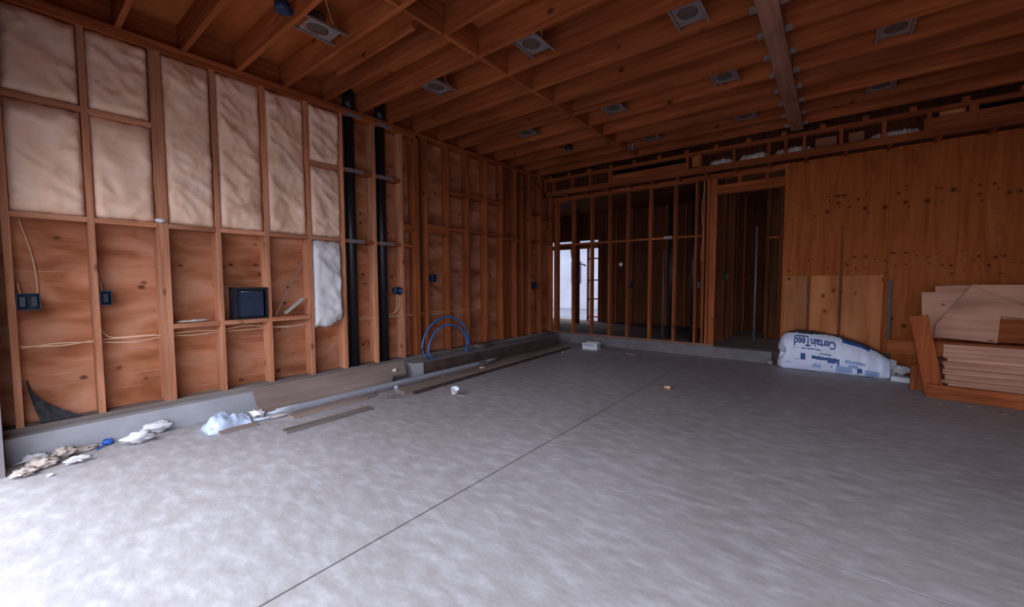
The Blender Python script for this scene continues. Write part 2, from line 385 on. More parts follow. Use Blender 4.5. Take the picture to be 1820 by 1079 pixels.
# ---- concrete curbs
bm = BM(); add_box(bm, SH - 0.02, 0.10, DOOR_Y, 3.19, -0.1, 0.172, 0.006)
tag(build('trim_1', bm, plain('pale_curb_concrete', (0.37, 0.375, 0.41), 0.85, 0.2, var=0.12, scale=5, bump=0.3)), kind='structure')
bm = BM()
vs = [bm.verts.new(p) for p in ((-0.16, 3.19, 0), (0.26, 3.19, 0), (0.31, 3.30, 0), (0.40, 6.36, 0), (-0.16, 6.36, 0))]
tp = [bm.verts.new((v.co.x - (0.01 if v.co.x > 0 else 0), v.co.y, 0.172)) for v in vs]
bm.faces.new(vs); bm.faces.new(tp)
for k in range(5): bm.faces.new((vs[k], vs[(k + 1) % 5], tp[(k + 1) % 5], tp[k])).material_index = 1 if k in (2, 3) else 0
tag(build('trim_2', bm, [CURB, plain('shaded_curb_face', (0.085, 0.055, 0.048), 0.9, 0.1, var=0.3, scale=6)]), kind='structure')  # front and far end of this curb darkened, shade put into the colour
bm = BM(); add_box(bm, -0.16, 3.70, 6.855, 7.02, -0.1, 0.165, 0.004); add_box(bm, -0.16, 0.12, 6.36, 6.855, -0.1, 0.172, 0.004)
tag(build('trim_3', bm, plain('back_curb_concrete', (0.185, 0.172, 0.175), 0.85, 0.2, var=0.18, scale=5, bump=0.3)), kind='structure')

# ---- back wall: open stud frame, doorway, plywood panel
BY0, BY1 = 6.855, 6.945
wall_back = empty('wall_back', (3.0, 6.9, 0), kind='structure')
for x0, x1 in ((0.0, 0.085), (0.400, 0.438), (0.795, 0.833), (1.15, 1.188), (1.49, 1.528), (1.885, 1.923), (2.289, 2.327), (2.618, 2.656), (2.733, 2.765), (2.790, 2.828), (2.838, 2.914)):
    boxo('stud', x0, x1, BY0, BY1, 0.203, 2.745 if x1 < 2.9 else 2.745, WZ, wall_back)
boxo('bottom_plate', -0.14, 2.914, BY0, BY1, 0.165, 0.203, wood('back_plate_wood', 'x', (0.20, 0.11, 0.075), (0.30, 0.175, 0.125), (0.38, 0.24, 0.18)), wall_back)
boxo('top_plate', -0.14, 7.4, BY0, BY1, 2.745, 2.783, WX, wall_back)
boxo('top_plate', -0.14, 7.4, BY0, BY1, 2.783, 2.821, WX, wall_back)
for a, b in ((0.085, 0.40), (0.438, 0.795), (0.833, 1.15), (1.188, 1.49), (1.528, 1.885), (1.923, 2.289), (2.327, 2.618), (2.656, 2.733)):
    boxo('blocking', a, b, BY0 + 0.01, BY1, 1.885, 1.918, WX, wall_back)
boxo('door_header', 2.914, 3.80, BY0 - 0.002, BY1, 2.515, 2.645, WX, wall_back)
for x in (3.20, 3.55): boxo('cripple', x, x + 0.038, BY0, BY1, 2.645, 2.745, WZ, wall_back)
for x in (3.80, 4.25, 4.65, 5.05, 5.46, 5.87, 6.3, 6.7, 7.1): boxo('stud', x, x + 0.038, BY0 + 0.02, BY1, 0.0, 2.745, WZ, wall_back)
# panels of plywood on the right of the doorway
bm = BM(); add_box(bm, 3.790, 4.868, BY0 - 0.012, BY0, 0.01, 2.815, 0.001); build('plywood_sheet', bm, PLY_WALL, wall_back, org=(0, 6.85, 0))
bm = BM(); add_box(bm, 4.872, 6.09, BY0 - 0.012, BY0, 0.01, 2.815, 0.001); build('plywood_sheet', bm, PLY_WALL, wall_back, org=(0.37, 6.85, 0.03))
bm = BM(); add_box(bm, 6.094, 7.6, BY0 - 0.012, BY0, 0.01, 2.815, 0.001); build('plywood_sheet', bm, PLY_WALL, wall_back, org=(0.1, 6.85, 0))
LOWPLY = wood('lighter_plywood_patch', 'z', (0.36, 0.115, 0.038), (0.50, 0.190, 0.072), (0.58, 0.25, 0.11), cross=7, along=0.8, knots=0.6, kscale=6.5)
for x0, x1 in ((3.825, 4.085), (4.118, 4.420), (4.452, 4.845)):
    bm = BM(); add_box(bm, x0, x1, BY0 - 0.028, BY0 - 0.012, 0.02, 1.262, 0.0015); build('plywood_patch', bm, LOWPLY, wall_back)
GAPW = wood('dark_gap_board', 'z', (0.13, 0.045, 0.018), (0.19, 0.07, 0.03), (0.25, 0.10, 0.05))
for x0, x1, zt in ((4.087, 4.116, 1.25), (4.422, 4.450, 1.90)):
    boxo('gap_strip', x0, x1, BY0 - 0.018, BY0 - 0.012, 0.02, zt, GAPW, wall_back, bev=0)
# grade stamp, too faded to read
bm = BM()
for k in range(26):
    z = 2.00 - k * 0.0225; w = random.uniform(0.02, 0.09); x = 5.735 + random.uniform(0, 0.02)
    if random.random() < 0.85: add_box(bm, x, x + w, BY0 - 0.0128, BY0 - 0.0119, z, z + 0.005)
build('grade_stamp', bm, INKB, wall_back)
bm = BM()
for zz in (1.72, 1.78, 1.84): add_box(bm, 3.97, 4.20, BY0 - 0.0128, BY0 - 0.0119, zz, zz + 0.003)
for xx in (3.97, 4.04, 4.12, 4.20): add_box(bm, xx, xx + 0.003, BY0 - 0.0128, BY0 - 0.0119, 1.72, 1.84)
build('grade_stamp', bm, INKB, wall_back)

# ---- soffit (dropped chase) in front of the back wall
SY = 6.50
soffit = empty('trim_4', (3.0, SY, 2.8), kind='structure')
boxo('soffit_band', 0.0, 7.6, SY, SY + 0.038, 2.785, 2.872, WX, soffit)
boxo('soffit_top_plate', 0.0, 7.6, SY, SY + 0.09, 3.055, 3.105, WX, soffit)
for x in (0.21, 0.60, 0.97, 1.34, 2.58, 2.76, 3.21, 3.62, 3.81, 4.01, 4.38, 4.77, 5.14, 5.47, 6.0, 6.5):
    boxo('soffit_stud', x - 0.019 if x not in (1.34, 5.47) else x - 0.03, x + 0.019 if x not in (1.34, 5.47) else x + 0.04, SY, SY + 0.089, 2.872, 3.055, WZ, soffit)
boxo('soffit_stud', 0.0, 0.038, SY, SY + 0.089, 2.785, 3.055, WZ, soffit)
k = 0; x = 0.10
while x < 7.4:
    boxo('soffit_spacer', x, x + 0.06, SY, SY + 0.09, 3.105, 3.155, WX, soffit); x += 0.4064
x = 0.35
while x < 7.4:
    boxo('soffit_lookout', x, x + 0.038, SY + 0.038, BY0, 2.786, 2.82, WY, soffit); x += 0.4064
boxo('register_board', 1.37, 2.56, SY + 0.002, SY + 0.036, 2.872, 2.975, WX, soffit)
boxo('register_board', 5.10, 7.5, SY + 0.002, SY + 0.036, 2.872, 2.995, WX, soffit)
boxo('register_block', 2.64, 2.74, SY + 0.03, SY + 0.068, 2.90, 3.05, LOWPLY, soffit)
boxo('register_block', 5.22, 5.42, SY + 0.03, SY + 0.068, 2.95, 3.05, LOWPLY, soffit)
boxo('soffit_back_panel', -0.14, 7.6, BY1 - 0.01, BY1 + 0.01, 2.821, 3.40, DARKROOM, soffit)
for x0, x1, who in ((1.40, 2.52, 'flat black air duct behind the left slot of the soffit'), (5.53, 7.3, 'flat black air duct behind the right slot of the soffit')):
    bm = BM(); add_box(bm, x0, x1, SY + 0.05, SY + 0.30, 2.93, 3.05, 0.004)
    for xx in (x0 + 0.001, x1 - 0.011): add_box(bm, xx, xx + 0.01, SY + 0.045, SY + 0.31, 2.925, 3.054)
    tag(build('air_duct', bm, DARK, org=(x0, SY + 0.05, 2.93)), who, 'duct')

# ---- ceiling: subfloor, joists, blocking, flush beam, hangers
bm = BM(); add_box(bm, -0.16, 7.6, DOOR_Y - 0.1, 6.96, 3.392, 3.42)
ceiling = build('ceiling', bm, PLY_X); tag(ceiling, kind='structure')
JZ0, JZ1 = 3.155, 3.392
BX0, BX1 = 3.862, 3.998
joists = [0.655 + 0.4064 * k for k in range(-1, 15)]
for y in joists:
    boxo('joist', SH, BX0, y - 0.019, y + 0.019, JZ0, JZ1, WX, ceiling, bev=0.002)
    boxo('joist', BX1, 7.55, y - 0.019, y + 0.019, JZ0, JZ1, WX, ceiling, bev=0.002)
bp_ = wood('fir_beam', 'y', (0.26, 0.11, 0.065), (0.40, 0.19, 0.125), (0.50, 0.27, 0.19), cross=14, knots=0.3)
boxo('beam', BX0, BX1, DOOR_Y, 6.50, 3.135, JZ1, bp_, ceiling, bev=0.004)
for ya, yb in zip(joists, joists[1:]):
    boxo('bridging_block', 1.845, 1.883, ya + 0.0195, yb - 0.0195, JZ0, JZ1 - 0.003, WY, ceiling)
for ya, yb in zip(joists, joists[1:]):
    boxo('rim_block', SH, SH + 0.038, ya + 0.0195, yb - 0.0195, JZ0, JZ1, WY, ceiling)
for y in joists:
    for s, xe in ((-1, BX0), (1, BX1)):
        bm = BM(); a, b = sorted((xe, xe + s * 0.05))
        add_box(bm, a, b, y - 0.022, y + 0.022, JZ0 - 0.003, JZ0)
        for q in (-1, 1): add_box(bm, a, b, y + q * 0.0205 - 0.0012, y + q * 0.0205 + 0.0012, JZ0 - 0.003, JZ0 + 0.03)
        build('joist_hanger', bm, STEELD, ceiling)

# ---- walls out of view that close the garage: right wall and front wall around the door
bm = BM(); add_box(bm, 7.55, 7.60, DOOR_Y, 6.96, 0.0, 3.40); tag(build('wall_right', bm, PLY_WALL), kind='structure')
bm = BM()
FRONTM = plain('grey_door_jamb', (0.20, 0.18, 0.19), 0.8)
add_box(bm, -0.16, DOOR_X0, DOOR_Y - 0.15, DOOR_Y, 0.0, 3.40); add_box(bm, DOOR_X1, 7.60, DOOR_Y - 0.15, DOOR_Y, 0.0, 3.40)
add_box(bm, DOOR_X0, DOOR_X1, DOOR_Y - 0.15, DOOR_Y, DOOR_Z, 3.40)
tag(build('wall_front', bm, FRONTM), kind='structure')

# ---- the room beyond the open studs
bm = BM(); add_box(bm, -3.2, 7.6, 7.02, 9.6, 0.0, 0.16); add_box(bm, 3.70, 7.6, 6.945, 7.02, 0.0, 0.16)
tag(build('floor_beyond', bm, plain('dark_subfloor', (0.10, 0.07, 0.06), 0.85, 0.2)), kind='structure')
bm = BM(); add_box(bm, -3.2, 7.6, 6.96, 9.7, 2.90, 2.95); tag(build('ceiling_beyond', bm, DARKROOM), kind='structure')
OX0, OX1, OZ0, OZ1 = -1.75, -0.31, 0.17, 2.02
bm = BM()
add_box(bm, OX1, 7.6, 9.5, 9.53, 0.16, 2.9); add_box(bm, -3.2, OX0, 9.5, 9.53, 0.16, 2.9)
add_box(bm, OX0, OX1, 9.5, 9.53, 2.24, 2.9)
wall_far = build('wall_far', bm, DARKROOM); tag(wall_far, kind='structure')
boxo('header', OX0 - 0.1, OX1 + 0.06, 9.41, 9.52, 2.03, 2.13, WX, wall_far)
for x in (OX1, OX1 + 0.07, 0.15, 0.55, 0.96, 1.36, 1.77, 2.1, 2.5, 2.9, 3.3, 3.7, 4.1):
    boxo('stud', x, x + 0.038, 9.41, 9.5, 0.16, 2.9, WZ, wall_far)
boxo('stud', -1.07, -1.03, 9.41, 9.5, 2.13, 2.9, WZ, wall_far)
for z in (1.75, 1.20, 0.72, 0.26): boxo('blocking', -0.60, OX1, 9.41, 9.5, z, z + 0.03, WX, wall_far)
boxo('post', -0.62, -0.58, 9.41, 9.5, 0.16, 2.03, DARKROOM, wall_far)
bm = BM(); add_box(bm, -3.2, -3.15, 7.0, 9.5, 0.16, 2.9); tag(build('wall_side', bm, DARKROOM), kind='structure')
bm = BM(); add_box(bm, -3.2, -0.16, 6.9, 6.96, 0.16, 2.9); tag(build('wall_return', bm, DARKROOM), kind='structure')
# partition seen through the doorway
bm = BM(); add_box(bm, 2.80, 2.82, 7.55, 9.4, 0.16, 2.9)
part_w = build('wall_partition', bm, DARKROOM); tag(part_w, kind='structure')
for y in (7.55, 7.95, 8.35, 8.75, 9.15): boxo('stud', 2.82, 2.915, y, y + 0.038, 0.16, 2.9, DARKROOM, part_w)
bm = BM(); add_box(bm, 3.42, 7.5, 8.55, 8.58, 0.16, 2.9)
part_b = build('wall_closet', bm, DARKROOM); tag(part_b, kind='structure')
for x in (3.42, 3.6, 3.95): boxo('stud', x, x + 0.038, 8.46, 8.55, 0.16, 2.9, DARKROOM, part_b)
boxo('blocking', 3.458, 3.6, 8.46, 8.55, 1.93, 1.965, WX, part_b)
# outside, seen through the far opening
bm = BM(); add_box(bm, -20, 6, 9.53, 30, -0.10, 0.10)
tag(build('ground_beyond', bm, plain('pale_yard_concrete', (0.13, 0.14, 0.17), 0.9, 0.2, scale=1.2)), kind='structure')
# dark post standing in the room beyond, in front of the opening
boxo_p = boxo('post', -0.62, -0.50, 8.70, 8.82, 0.16, 2.90, DARKROOM, None, org=(-0.56, 8.76, 0.16))
tag(boxo_p, 'dark square wooden post standing in front of the bright far opening', 'post')

# white-wrapped building across the yard, with blue tape marks and a window
nb = empty('neighbouring_building', (-5.0, 14.0, 0.1), 'pale white building across the yard, seen through the far opening', 'building')
boxo('wall', -11, 1.0, 14.0, 14.4, 0.10, 5.0, plain('white_house_wrap', (0.27, 0.28, 0.33), 0.8, 0.2, scale=1.4, var=0.1), nb)
boxo('window', -3.72, -3.30, 13.97, 14.0, 1.1, 1.95, BLUEBOX, nb)
boxo('blue_panel', -2.55, -1.1, 13.96, 14.0, 0.1, 0.62, plain('blue_wainscot', (0.06, 0.14, 0.34), 0.7, 0.2), nb)
boxo('shading_eave', -11, 1.2, 13.3, 14.2, 3.1, 3.3, plain('shading_eave_grey', (0.22, 0.22, 0.26), 0.8), nb)  # unseen overhang, added to shade the white wall

# ================================================================== INSULATION
def batt(y0, y1, z0, z1, label, seed, mat=INS, front=-0.004, bulge=0.012, group='insulation batts between the wall studs', wav=0.024, ragged=0.02, bot=None):
    bm = BM(); ny = max(8, int((y1 - y0) / 0.018)); nzv = max(8, int((z1 - z0) / 0.02))
    def edge(t): return min(1.0, (min(t, 1 - t) / 0.10)) ** 0.5 if 0 < t < 1 else 0.0
    grid = []
    for j in range(nzv + 1):
        v = j / nzv; row = []
        for i in range(ny + 1):
            u = i / ny
            y = y0 + (y1 - y0) * u; z = z0 + (z1 - z0) * v
            if bot and v < 0.5: z += bot(u) * (1 - v / 0.5)
            e = edge(u) * edge(v)
            n1 = nz(y * 4.5 + seed * 3.1, z * 3.4 + y * 1.5, seed * 1.7, 5)
            fold = 1 - abs(nz(y * 2.2 + seed, z * 4.2 + y * 3.0, seed * 5.3, 3)) * 2.2
            x = front - 0.035 * (1 - e) + bulge * e + wav * n1 * (0.4 + 0.6 * e) + (0.018 * max(0, fold) ** 3) * e
            yy = y + ragged * 0.35 * nz(y * 9, z * 14, seed, 3) * (1 if 0 < i < ny else 0.6)
            zz = z + ragged * 0.6 * nz(y * 13, z * 5, seed + 9, 3)
            yy = min(max(yy, y0 + 0.001), y1 - 0.001)
            row.append(bm.verts.new((x, yy, zz)))
        grid.append(row)
    for j in range(nzv):
        for i in range(ny):
            bm.faces.new((grid[j][i], grid[j][i + 1], grid[j + 1][i + 1], grid[j + 1][i])).smooth = True
    ring = [grid[0][i] for i in range(ny + 1)] + [grid[j][ny] for j in range(1, nzv + 1)] + [grid[nzv][i] for i in range(ny - 1, -1, -1)] + [grid[j][0] for j in range(nzv - 1, 0, -1)]
    back = [bm.verts.new((SH + 0.006, v.co.y, v.co.z)) for v in ring]
    for k in range(len(ring)): bm.faces.new((ring[k], ring[(k + 1) % len(ring)], back[(k + 1) % len(ring)], back[k]))
    bm.faces.new(back)
    o = build('insulation_batt', bm, mat, org=(SH, (y0 + y1) / 2, z0))
    return tag(o, label, 'insulation', group)
Z2, Z1T = 1.694, 3.079
batt(0.065, 0.430, 1.694, 2.456, 'large insulation batt under the upper block in the leftmost bay, above the wide blue box', 3)
batt(0.065, 0.430, 2.494, 3.079, 'short insulation batt at the top of the leftmost full bay', 4)
batt(0.468, 0.823, 1.694, 2.456, 'insulation batt under the upper block in the second bay from the left', 5)
batt(0.468, 0.823, 2.494, 3.079, 'short wrinkled insulation batt at the top of the second full bay', 6)
batt(0.899, 1.231, 1.694, 3.079, 'tall insulation batt just right of the doubled stud', 7)
batt(1.269, 1.631, 1.694, 3.079, 'tall insulation batt directly above the black metal panel box', 8)
batt(1.669, 2.044, 1.694, 3.079, 'tall insulation batt above the bay with the leaning metal strips', 9)
batt(2.082, 2.421, 2.482, 3.079, 'small insulation batt topmost in the narrow bay beside the black pipes', 10)
batt(2.082, 2.421, 1.694, 2.443, 'middle insulation batt in the bay beside the black pipes', 11)
batt(2.090, 2.415, 0.70, 1.655, 'white ragged insulation batt hanging loose over bare plywood beside the black pipes', 12, mat=INSW, front=0.0, bulge=0.02, wav=0.022, ragged=0.03,
     bot=lambda u: 0.06 * u + 0.02 * math.sin(u * 9))

# ================================================================== THINGS ON THE LEFT WALL
# black drain pipes through the plates
for i, (y, lab) in enumerate(((2.575, 'black vertical drain pipe beside the insulated bays'), (2.985, 'black vertical drain pipe in the second bare bay'))):
    e = empty('drain_pipe', (-0.065, y, 0.21), lab, 'pipe', 'black drain pipes in the left wall')
    bm = BM(); add_tube(bm, [(-0.065, y, 0.212), (-0.065, y, 3.385)], 0.057, 20); build('pipe', bm, BLACKPL, e, smooth=False)
    bm = BM(); add_lathe(bm, (-0.065, y, 0), [(0.0605, 3.16), (0.0605, 3.385)], 20); build('coupling', bm, BLACKPL, e)
    # notch cheeks above the plate look black: pipe sleeve
    for z, w in ((3.098, 0.20), (2.475, 0.20), (1.672, 0.20)):
        s = tag(boxo('nail_plate', 0.0065, 0.0085, y - 0.085, y + 0.125, z - 0.022, z + 0.020, STEELD, None, bev=0.0005, org=(0.007, y, z)),
                'grey steel nail plate over the %s black pipe on the %s' % (('left', 'right')[i], {3.098: 'top plate', 2.475: 'upper block', 1.672: 'lower block'}[z]), 'bracket', 'steel nail plates over the black pipes')

# electrical boxes
def outlet(y0, y1, z0, z1, label, x0=-0.075, x1=0.006, ears=True):
    e = empty('electrical_box', (x0, (y0 + y1) / 2, z0), label, 'electrical box', 'blue electrical boxes on the left wall')
    bm = BM(); t = 0.004
    add_box(bm, x0, x0 + t, y0, y1, z0, z1); add_box(bm, x0, x1, y0, y0 + t, z0, z1); add_box(bm, x0, x1, y1 - t, y1, z0, z1)
    add_box(bm, x0, x1, y0, y1, z0, z0 + t); add_box(bm, x0, x1, y0, y1, z1 - t, z1)
    build('shell', bm, BLUEBOX, e)
    bm = BM(); n = max(1, round((y1 - y0) / 0.055))
    for q in range(n):
        yc = y0 + (q + 0.5) * (y1 - y0) / n
        add_box(bm, x1 - 0.03, x1 - 0.012, yc - 0.016, yc + 0.016, z0 + 0.02, z1 - 0.02, 0.003)
    build('receptacle', bm, BLACKM, e)
    bm = BM(); add_tube(bm, curve_pts([(x0 + 0.02, y0 + 0.02, z1), (x0 + 0.01, y0 + 0.015, z1 + 0.03), (x0, y0 + 0.012, z1 + 0.07)], 4), 0.004, 6); build('cable_stub', bm, WIREY, e)
    return e
outlet(0.069, 0.175, 1.02, 1.135, 'wide dark blue electrical box at the far left')
outlet(0.472, 0.535, 1.035, 1.145, 'single blue electrical box on the second stud from the left edge')
outlet(3.735, 3.80, 1.20, 1.30, 'small dark electrical box above the blue conduit loops')
outlet(6.17, 6.23, 1.06, 1.18, 'small dark electrical box near the far left corner')
# round box with a cable dropping from it
e = empty('round_electrical_box', (-0.05, 3.195, 1.09), 'round dark blue electrical box with a yellow cable dropping from it', 'electrical box')
bm = BM(); add_lathe(bm, (-0.08, 3.175, 1.085), [(0.045, 0.0), (0.05, 0.02), (0.05, 0.085), (0.042, 0.085), (0.040, 0.03), (0.0, 0.03)], 20, 'x'); build('shell', bm, BLUEBOX, e)
bm = BM()
for s in (-1, 1): add_tube(bm, curve_pts([(-0.045, 3.175 + s * 0.012, 1.05), (-0.04, 3.19 + s * 0.02, 0.95), (-0.05, 3.17 + s * 0.015, 0.84), (-0.075, 3.11, 0.785), (-0.085, 3.065, 0.772)], 6), 0.0035, 6)
build('cable', bm, WIREY, e)

# yellow cable stapled from bay to bay
for q, lab_ in enumerate(('upper yellow cable strung through the studs low on the left wall', 'lower yellow cable strung through the studs low on the left wall')):
    P = []; ys = [0.07, 0.446, 0.86, 1.25, 1.65, 2.06, 2.44, 2.85, 3.24, 3.48, 3.65, 4.055, 4.46, 4.87]
    for i, (a, b) in enumerate(zip(ys, ys[1:])):
        d = [0.012, 0.0, -0.006, -0.012, 0.012, 0.004, 0.0, 0.006][(i + q * 3) % 8]
        P += [(-0.075 - q * 0.012, a, 0.765 - q * 0.016), (-0.066, a + (b - a) * 0.5, 0.768 - q * 0.02 - d * 1.6)]
    bm = BM(); add_tube(bm, curve_pts(P, 5), 0.0038, 6)
    tag(build('wall_cable', bm, WIREY, org=(-0.075, 0.1, 0.76)), lab_, 'cable')
bm = BM(); add_tube(bm, curve_pts([(-0.09, 0.47, 0.86), (-0.07, 0.50, 0.80), (-0.07, 0.56, 0.775), (-0.07, 0.80, 0.775)], 6), 0.0038, 6)
tag(build('branch_cable', bm, WIREY, org=(-0.08, 0.5, 0.8)), 'short yellow cable curling down into the second full bay', 'cable')
bm = BM(); add_tube(bm, curve_pts([(-0.11, 0.10, 1.68), (-0.10, 0.155, 1.40), (-0.11, 0.17, 1.15), (-0.09, 0.14, 1.11)], 6), 0.0035, 6)
tag(build('drop_cable', bm, WIREY, org=(-0.1, 0.13, 1.4)), 'yellow cable hanging above the far left blue box', 'cable')

# black metal panel box
e = empty('panel_box', (-0.07, 1.5, 0.86), 'black metal recessed panel box with a dark cover resting on a block', 'panel box')
bm = BM(); t = 0.006; y0, y1, z0, z1 = 1.345, 1.630, 0.858, 1.155; x0, x1 = -0.13, 0.012
add_box(bm, x0, x0 + t, y0, y1, z0, z1); add_box(bm, x0, x1, y0, y0 + t, z0, z1); add_box(bm, x0, x1, y1 - t, y1, z0, z1); add_box(bm, x0, x1, y0, y1, z0, z0 + t); add_box(bm, x0, x1, y0, y1, z1 - t, z1)
for a in ((y0, y0 + 0.022, z0, z1), (y1 - 0.022, y1, z0, z1), (y0 + .022, y1 - .022, z1 - 0.022, z1), (y0 + .022, y1 - .022, z0, z0 + 0.012)): add_box(bm, x1, x1 + 0.003, a[0], a[1], a[2], a[3])
build('case', bm, BLACKM, e)
bm = BM(); add_box(bm, -0.02, -0.012, y0 + 0.03, y1 - 0.03, z0 + 0.016, z1 - 0.03, 0.003); build('cover', bm, plain('blue_black_cover', (0.020, 0.032, 0.065), 0.42, 0.5), e)
bm = BM(); add_box(bm, -0.012, -0.004, y0 + 0.10, y0 + 0.14, z1 - 0.105, z1 - 0.095, 0.001); build('latch', bm, BLACKM, e)
bm = BM(); add_tube(bm, [(-0.008, y0 + 0.06, z1 - 0.04), (-0.008, y0 + 0.20, z1 - 0.037)], 0.0025, 6); build('wire', bm, STEEL, e)

# metal strips leaning in the bay
bm = BM(); add_beam(bm, (-0.055, 1.715, 0.86), (-0.06, 2.005, 1.42), 0.004, 0.010, up=(0, 1, 0.3), bev=0)
tag(build('metal_strip', bm, STEEL, org=(-0.055, 1.72, 0.87)), 'long thin metal strip leaning diagonally right of the black panel box', 'metal strip')
bm = BM()
add_beam(bm, (-0.04, 1.805, 0.878), (-0.05, 2.000, 1.028), 0.045, 0.004, up=(0, -0.6, 0.8), bev=0)
for s in (-1, 1): add_beam(bm, (-0.04 + s * 0.021, 1.810, 0.888), (-0.05 + s * 0.021, 1.995, 1.030), 0.003, 0.020, up=(0, -0.6, 0.8), bev=0)
tag(build('metal_channel', bm, plain('pale_channel', (0.55, 0.52, 0.50), 0.5, 0.4, 0.3), org=(-0.045, 1.81, 0.87)), 'short pale metal channel leaning on the block right of the black panel box', 'metal channel')

# scraps on the blocks
def crumple(name, c, size, mat, label, cat, seed, group=None, sub=3, amp=0.35, flat=0.0):
    bm = BM(); bmesh.ops.create_icosphere(bm, subdivisions=sub, radius=1.0)
    for v in bm.verts:
        n1 = nz(v.co.x * 1.6 + seed, v.co.y * 1.6, v.co.z * 1.6 + seed * 2, 4)
        fold = abs(nz(v.co.x * 2.6 - seed, v.co.y * 2.6, v.co.z * 2.6, 2))
        v.co *= 1 + amp * n1 - amp * 0.9 * fold
        v.co.x *= size[0]; v.co.y *= size[1]; v.co.z *= size[2]
    lo = min(v.co.z for v in bm.verts)
    cut = lo + (flat or 0.0) * size[2]
    for v in bm.verts:
        if v.co.z < cut: v.co.z = cut
        v.co += Vector((c[0], c[1], c[2] - cut))
    o = build(name, bm, mat, org=c, smooth=True)
    return tag(o, label, cat, group)
crumple('paper_scrap', (-0.03, 1.06, 0.8555), (0.03, 0.13, 0.012), PAPER, 'torn strip of grey paper lying on the block left of the black panel box', 'paper scrap', 3, amp=0.6)
crumple('tape_scrap', (0.018, 0.845, 1.695), (0.014, 0.035, 0.016), WHITEP, 'small white scrap stuck at the doubled stud under the insulation', 'scrap', 5)
# grey mesh cloth in the lower corner of the first bay
bm = BM(); rows = []
for j in range(15):
    v = j / 14; row = []
    for i in range(19):
        u = i / 18
        z = 0.212 + 0.30 * v; yl = 0.088 + 0.055 * (1 - v) ** 1.5; yr = 0.098 + 0.26 * (1 - v) ** 2.0; y = yl + (yr - yl) * u
        x = -0.02 - 0.105 * v + 0.022 * nz(u * 5, v * 3, 3.0, 3)
        row.append(bm.verts.new((x, y, z)))
    rows.append(row)
for j in range(14):
    for i in range(18): bm.faces.new((rows[j][i], rows[j][i + 1], rows[j + 1][i + 1], rows[j + 1][i])).smooth = True
bmesh.ops.solidify(bm, geom=list(bm.faces), thickness=0.004)
tag(build('mesh_cloth', bm, TARP, org=(-0.05, 0.1, 0.212)), 'dark grey torn cloth bunched in the lower corner of the leftmost full bay', 'cloth')

# blue flexible conduit loops rising from the curb
def loop(x, y0, y1, z0, ztop, dx, lab, r=0.0125):
    n = 40; pts = []
    yc, hw = (y0 + y1) / 2, (y1 - y0) / 2; zs = ztop - hw * 0.92
    pts.append((x, y0 + 0.10, z0)); pts.append((x, y0 + 0.045, z0 + 0.04)); pts.append((x, y0 + 0.012, z0 + 0.09))
    if zs - z0 > 0.14: pts.append((x, y0, z0 + 0.15))
    for k in range(n + 1):
        a = math.pi * (1 - k / n); pts.append((x + dx * math.sin(a), yc + hw * math.cos(a), zs + (ztop - zs) * math.sin(a)))
    pts.append((x, y1 - 0.004, z0 + 0.12)); pts.append((x, y1 - 0.02, z0))
    bm = BM(); add_tube(bm, pts, r, 12)
    tag(build('conduit_loop', bm, BLUECON, org=(x, y0, z0), smooth=True), lab, 'conduit', 'blue conduit loops at the left wall')
loop(0.155, 3.405, 4.27, 0.171, 0.710, 0.0, 'taller outer loop of blue flexible conduit bending out of the curb')
loop(0.205, 3.465, 4.19, 0.171, 0.605, 0.0, 'lower inner loop of blue flexible conduit bending out of the curb')

# ================================================================== FLOOR, LEFT
# leaning grey-brown board against the curb, broken right end
bm = BM()
prof = [(1.00, 0.015), (1.02, 0.16)]
A = [(0.360, 1.40, 0.006), (0.352, 2.55, 0.006), (0.340, 2.80, 0.012), (0.27, 2.86, 0.075), (0.285, 3.04, 0.062), (0.118, 3.13, 0.195), (0.108, 1.42, 0.195)]
nrm = Vector((0.62, 0, 0.78)) * 0.018
f0 = [bm.verts.new(p) for p in A]; f1 = [bm.verts.new(Vector(p) + nrm) for p in A]
bm.faces.new(f0); bm.faces.new(f1)
for k in range(len(A)): bm.faces.new((f0[k], f0[(k + 1) % len(A)], f1[(k + 1) % len(A)], f1[k]))
tag(build('leaning_board', bm, BOARD, org=(0.24, 1.1, 0.0)), 'long grey-brown board leaning on the left curb with a broken end', 'board')
# bundle of metal conduits
con = [((0.405, 1.36), (0.398, 4.60), 0.0165, 0.0, STEELB), ((0.445, 1.33), (0.437, 4.64), 0.0165, 0.0, STEELB), ((0.485, 1.30), (0.475, 4.52), 0.0165, 0.0, STEELB),
       ((0.425, 1.50), (0.418, 4.70), 0.0150, 0.0265, STEELB), ((0.525, 1.42), (0.513, 4.40), 0.0165, 0.0, STEELD), ((0.465, 1.40), (0.456, 4.30), 0.0150, 0.0265, STEELB)]
lab = ['grey metal conduit closest to the leaning board in the floor bundle', 'second grey metal conduit from the wall in the floor bundle', 'third grey metal conduit from the wall in the floor bundle',
       'long metal conduit lying on top of the bundle near the wall', 'outermost metal conduit of the floor bundle', 'shorter metal conduit lying on top of the bundle']
for (a, b, r, dz, m), l in zip(con, lab):
    bm = BM(); n = 14
    add_tube(bm, [(a[0] + (b[0] - a[0]) * k / n + 0.002 * math.sin(k * 0.4), a[1] + (b[1] - a[1]) * k / n, r + dz + 0.0005) for k in range(n + 1)], r, 12)
    tag(build('metal_conduit', bm, m, org=(a[0], a[1], 0), smooth=False), l, 'conduit', 'metal conduits bundled on the floor')
# black angle / strip beside the bundle
bm = BM(); add_beam(bm, (0.3800, 1.95, 0.019), (0.3740, 3.12, 0.019), 0.009, 0.030)
tag(build('dark_strip', bm, BLACKPL, org=(0.37, 1.95, 0)), 'thin black strip lying between the leaning board and the metal conduits', 'strip')
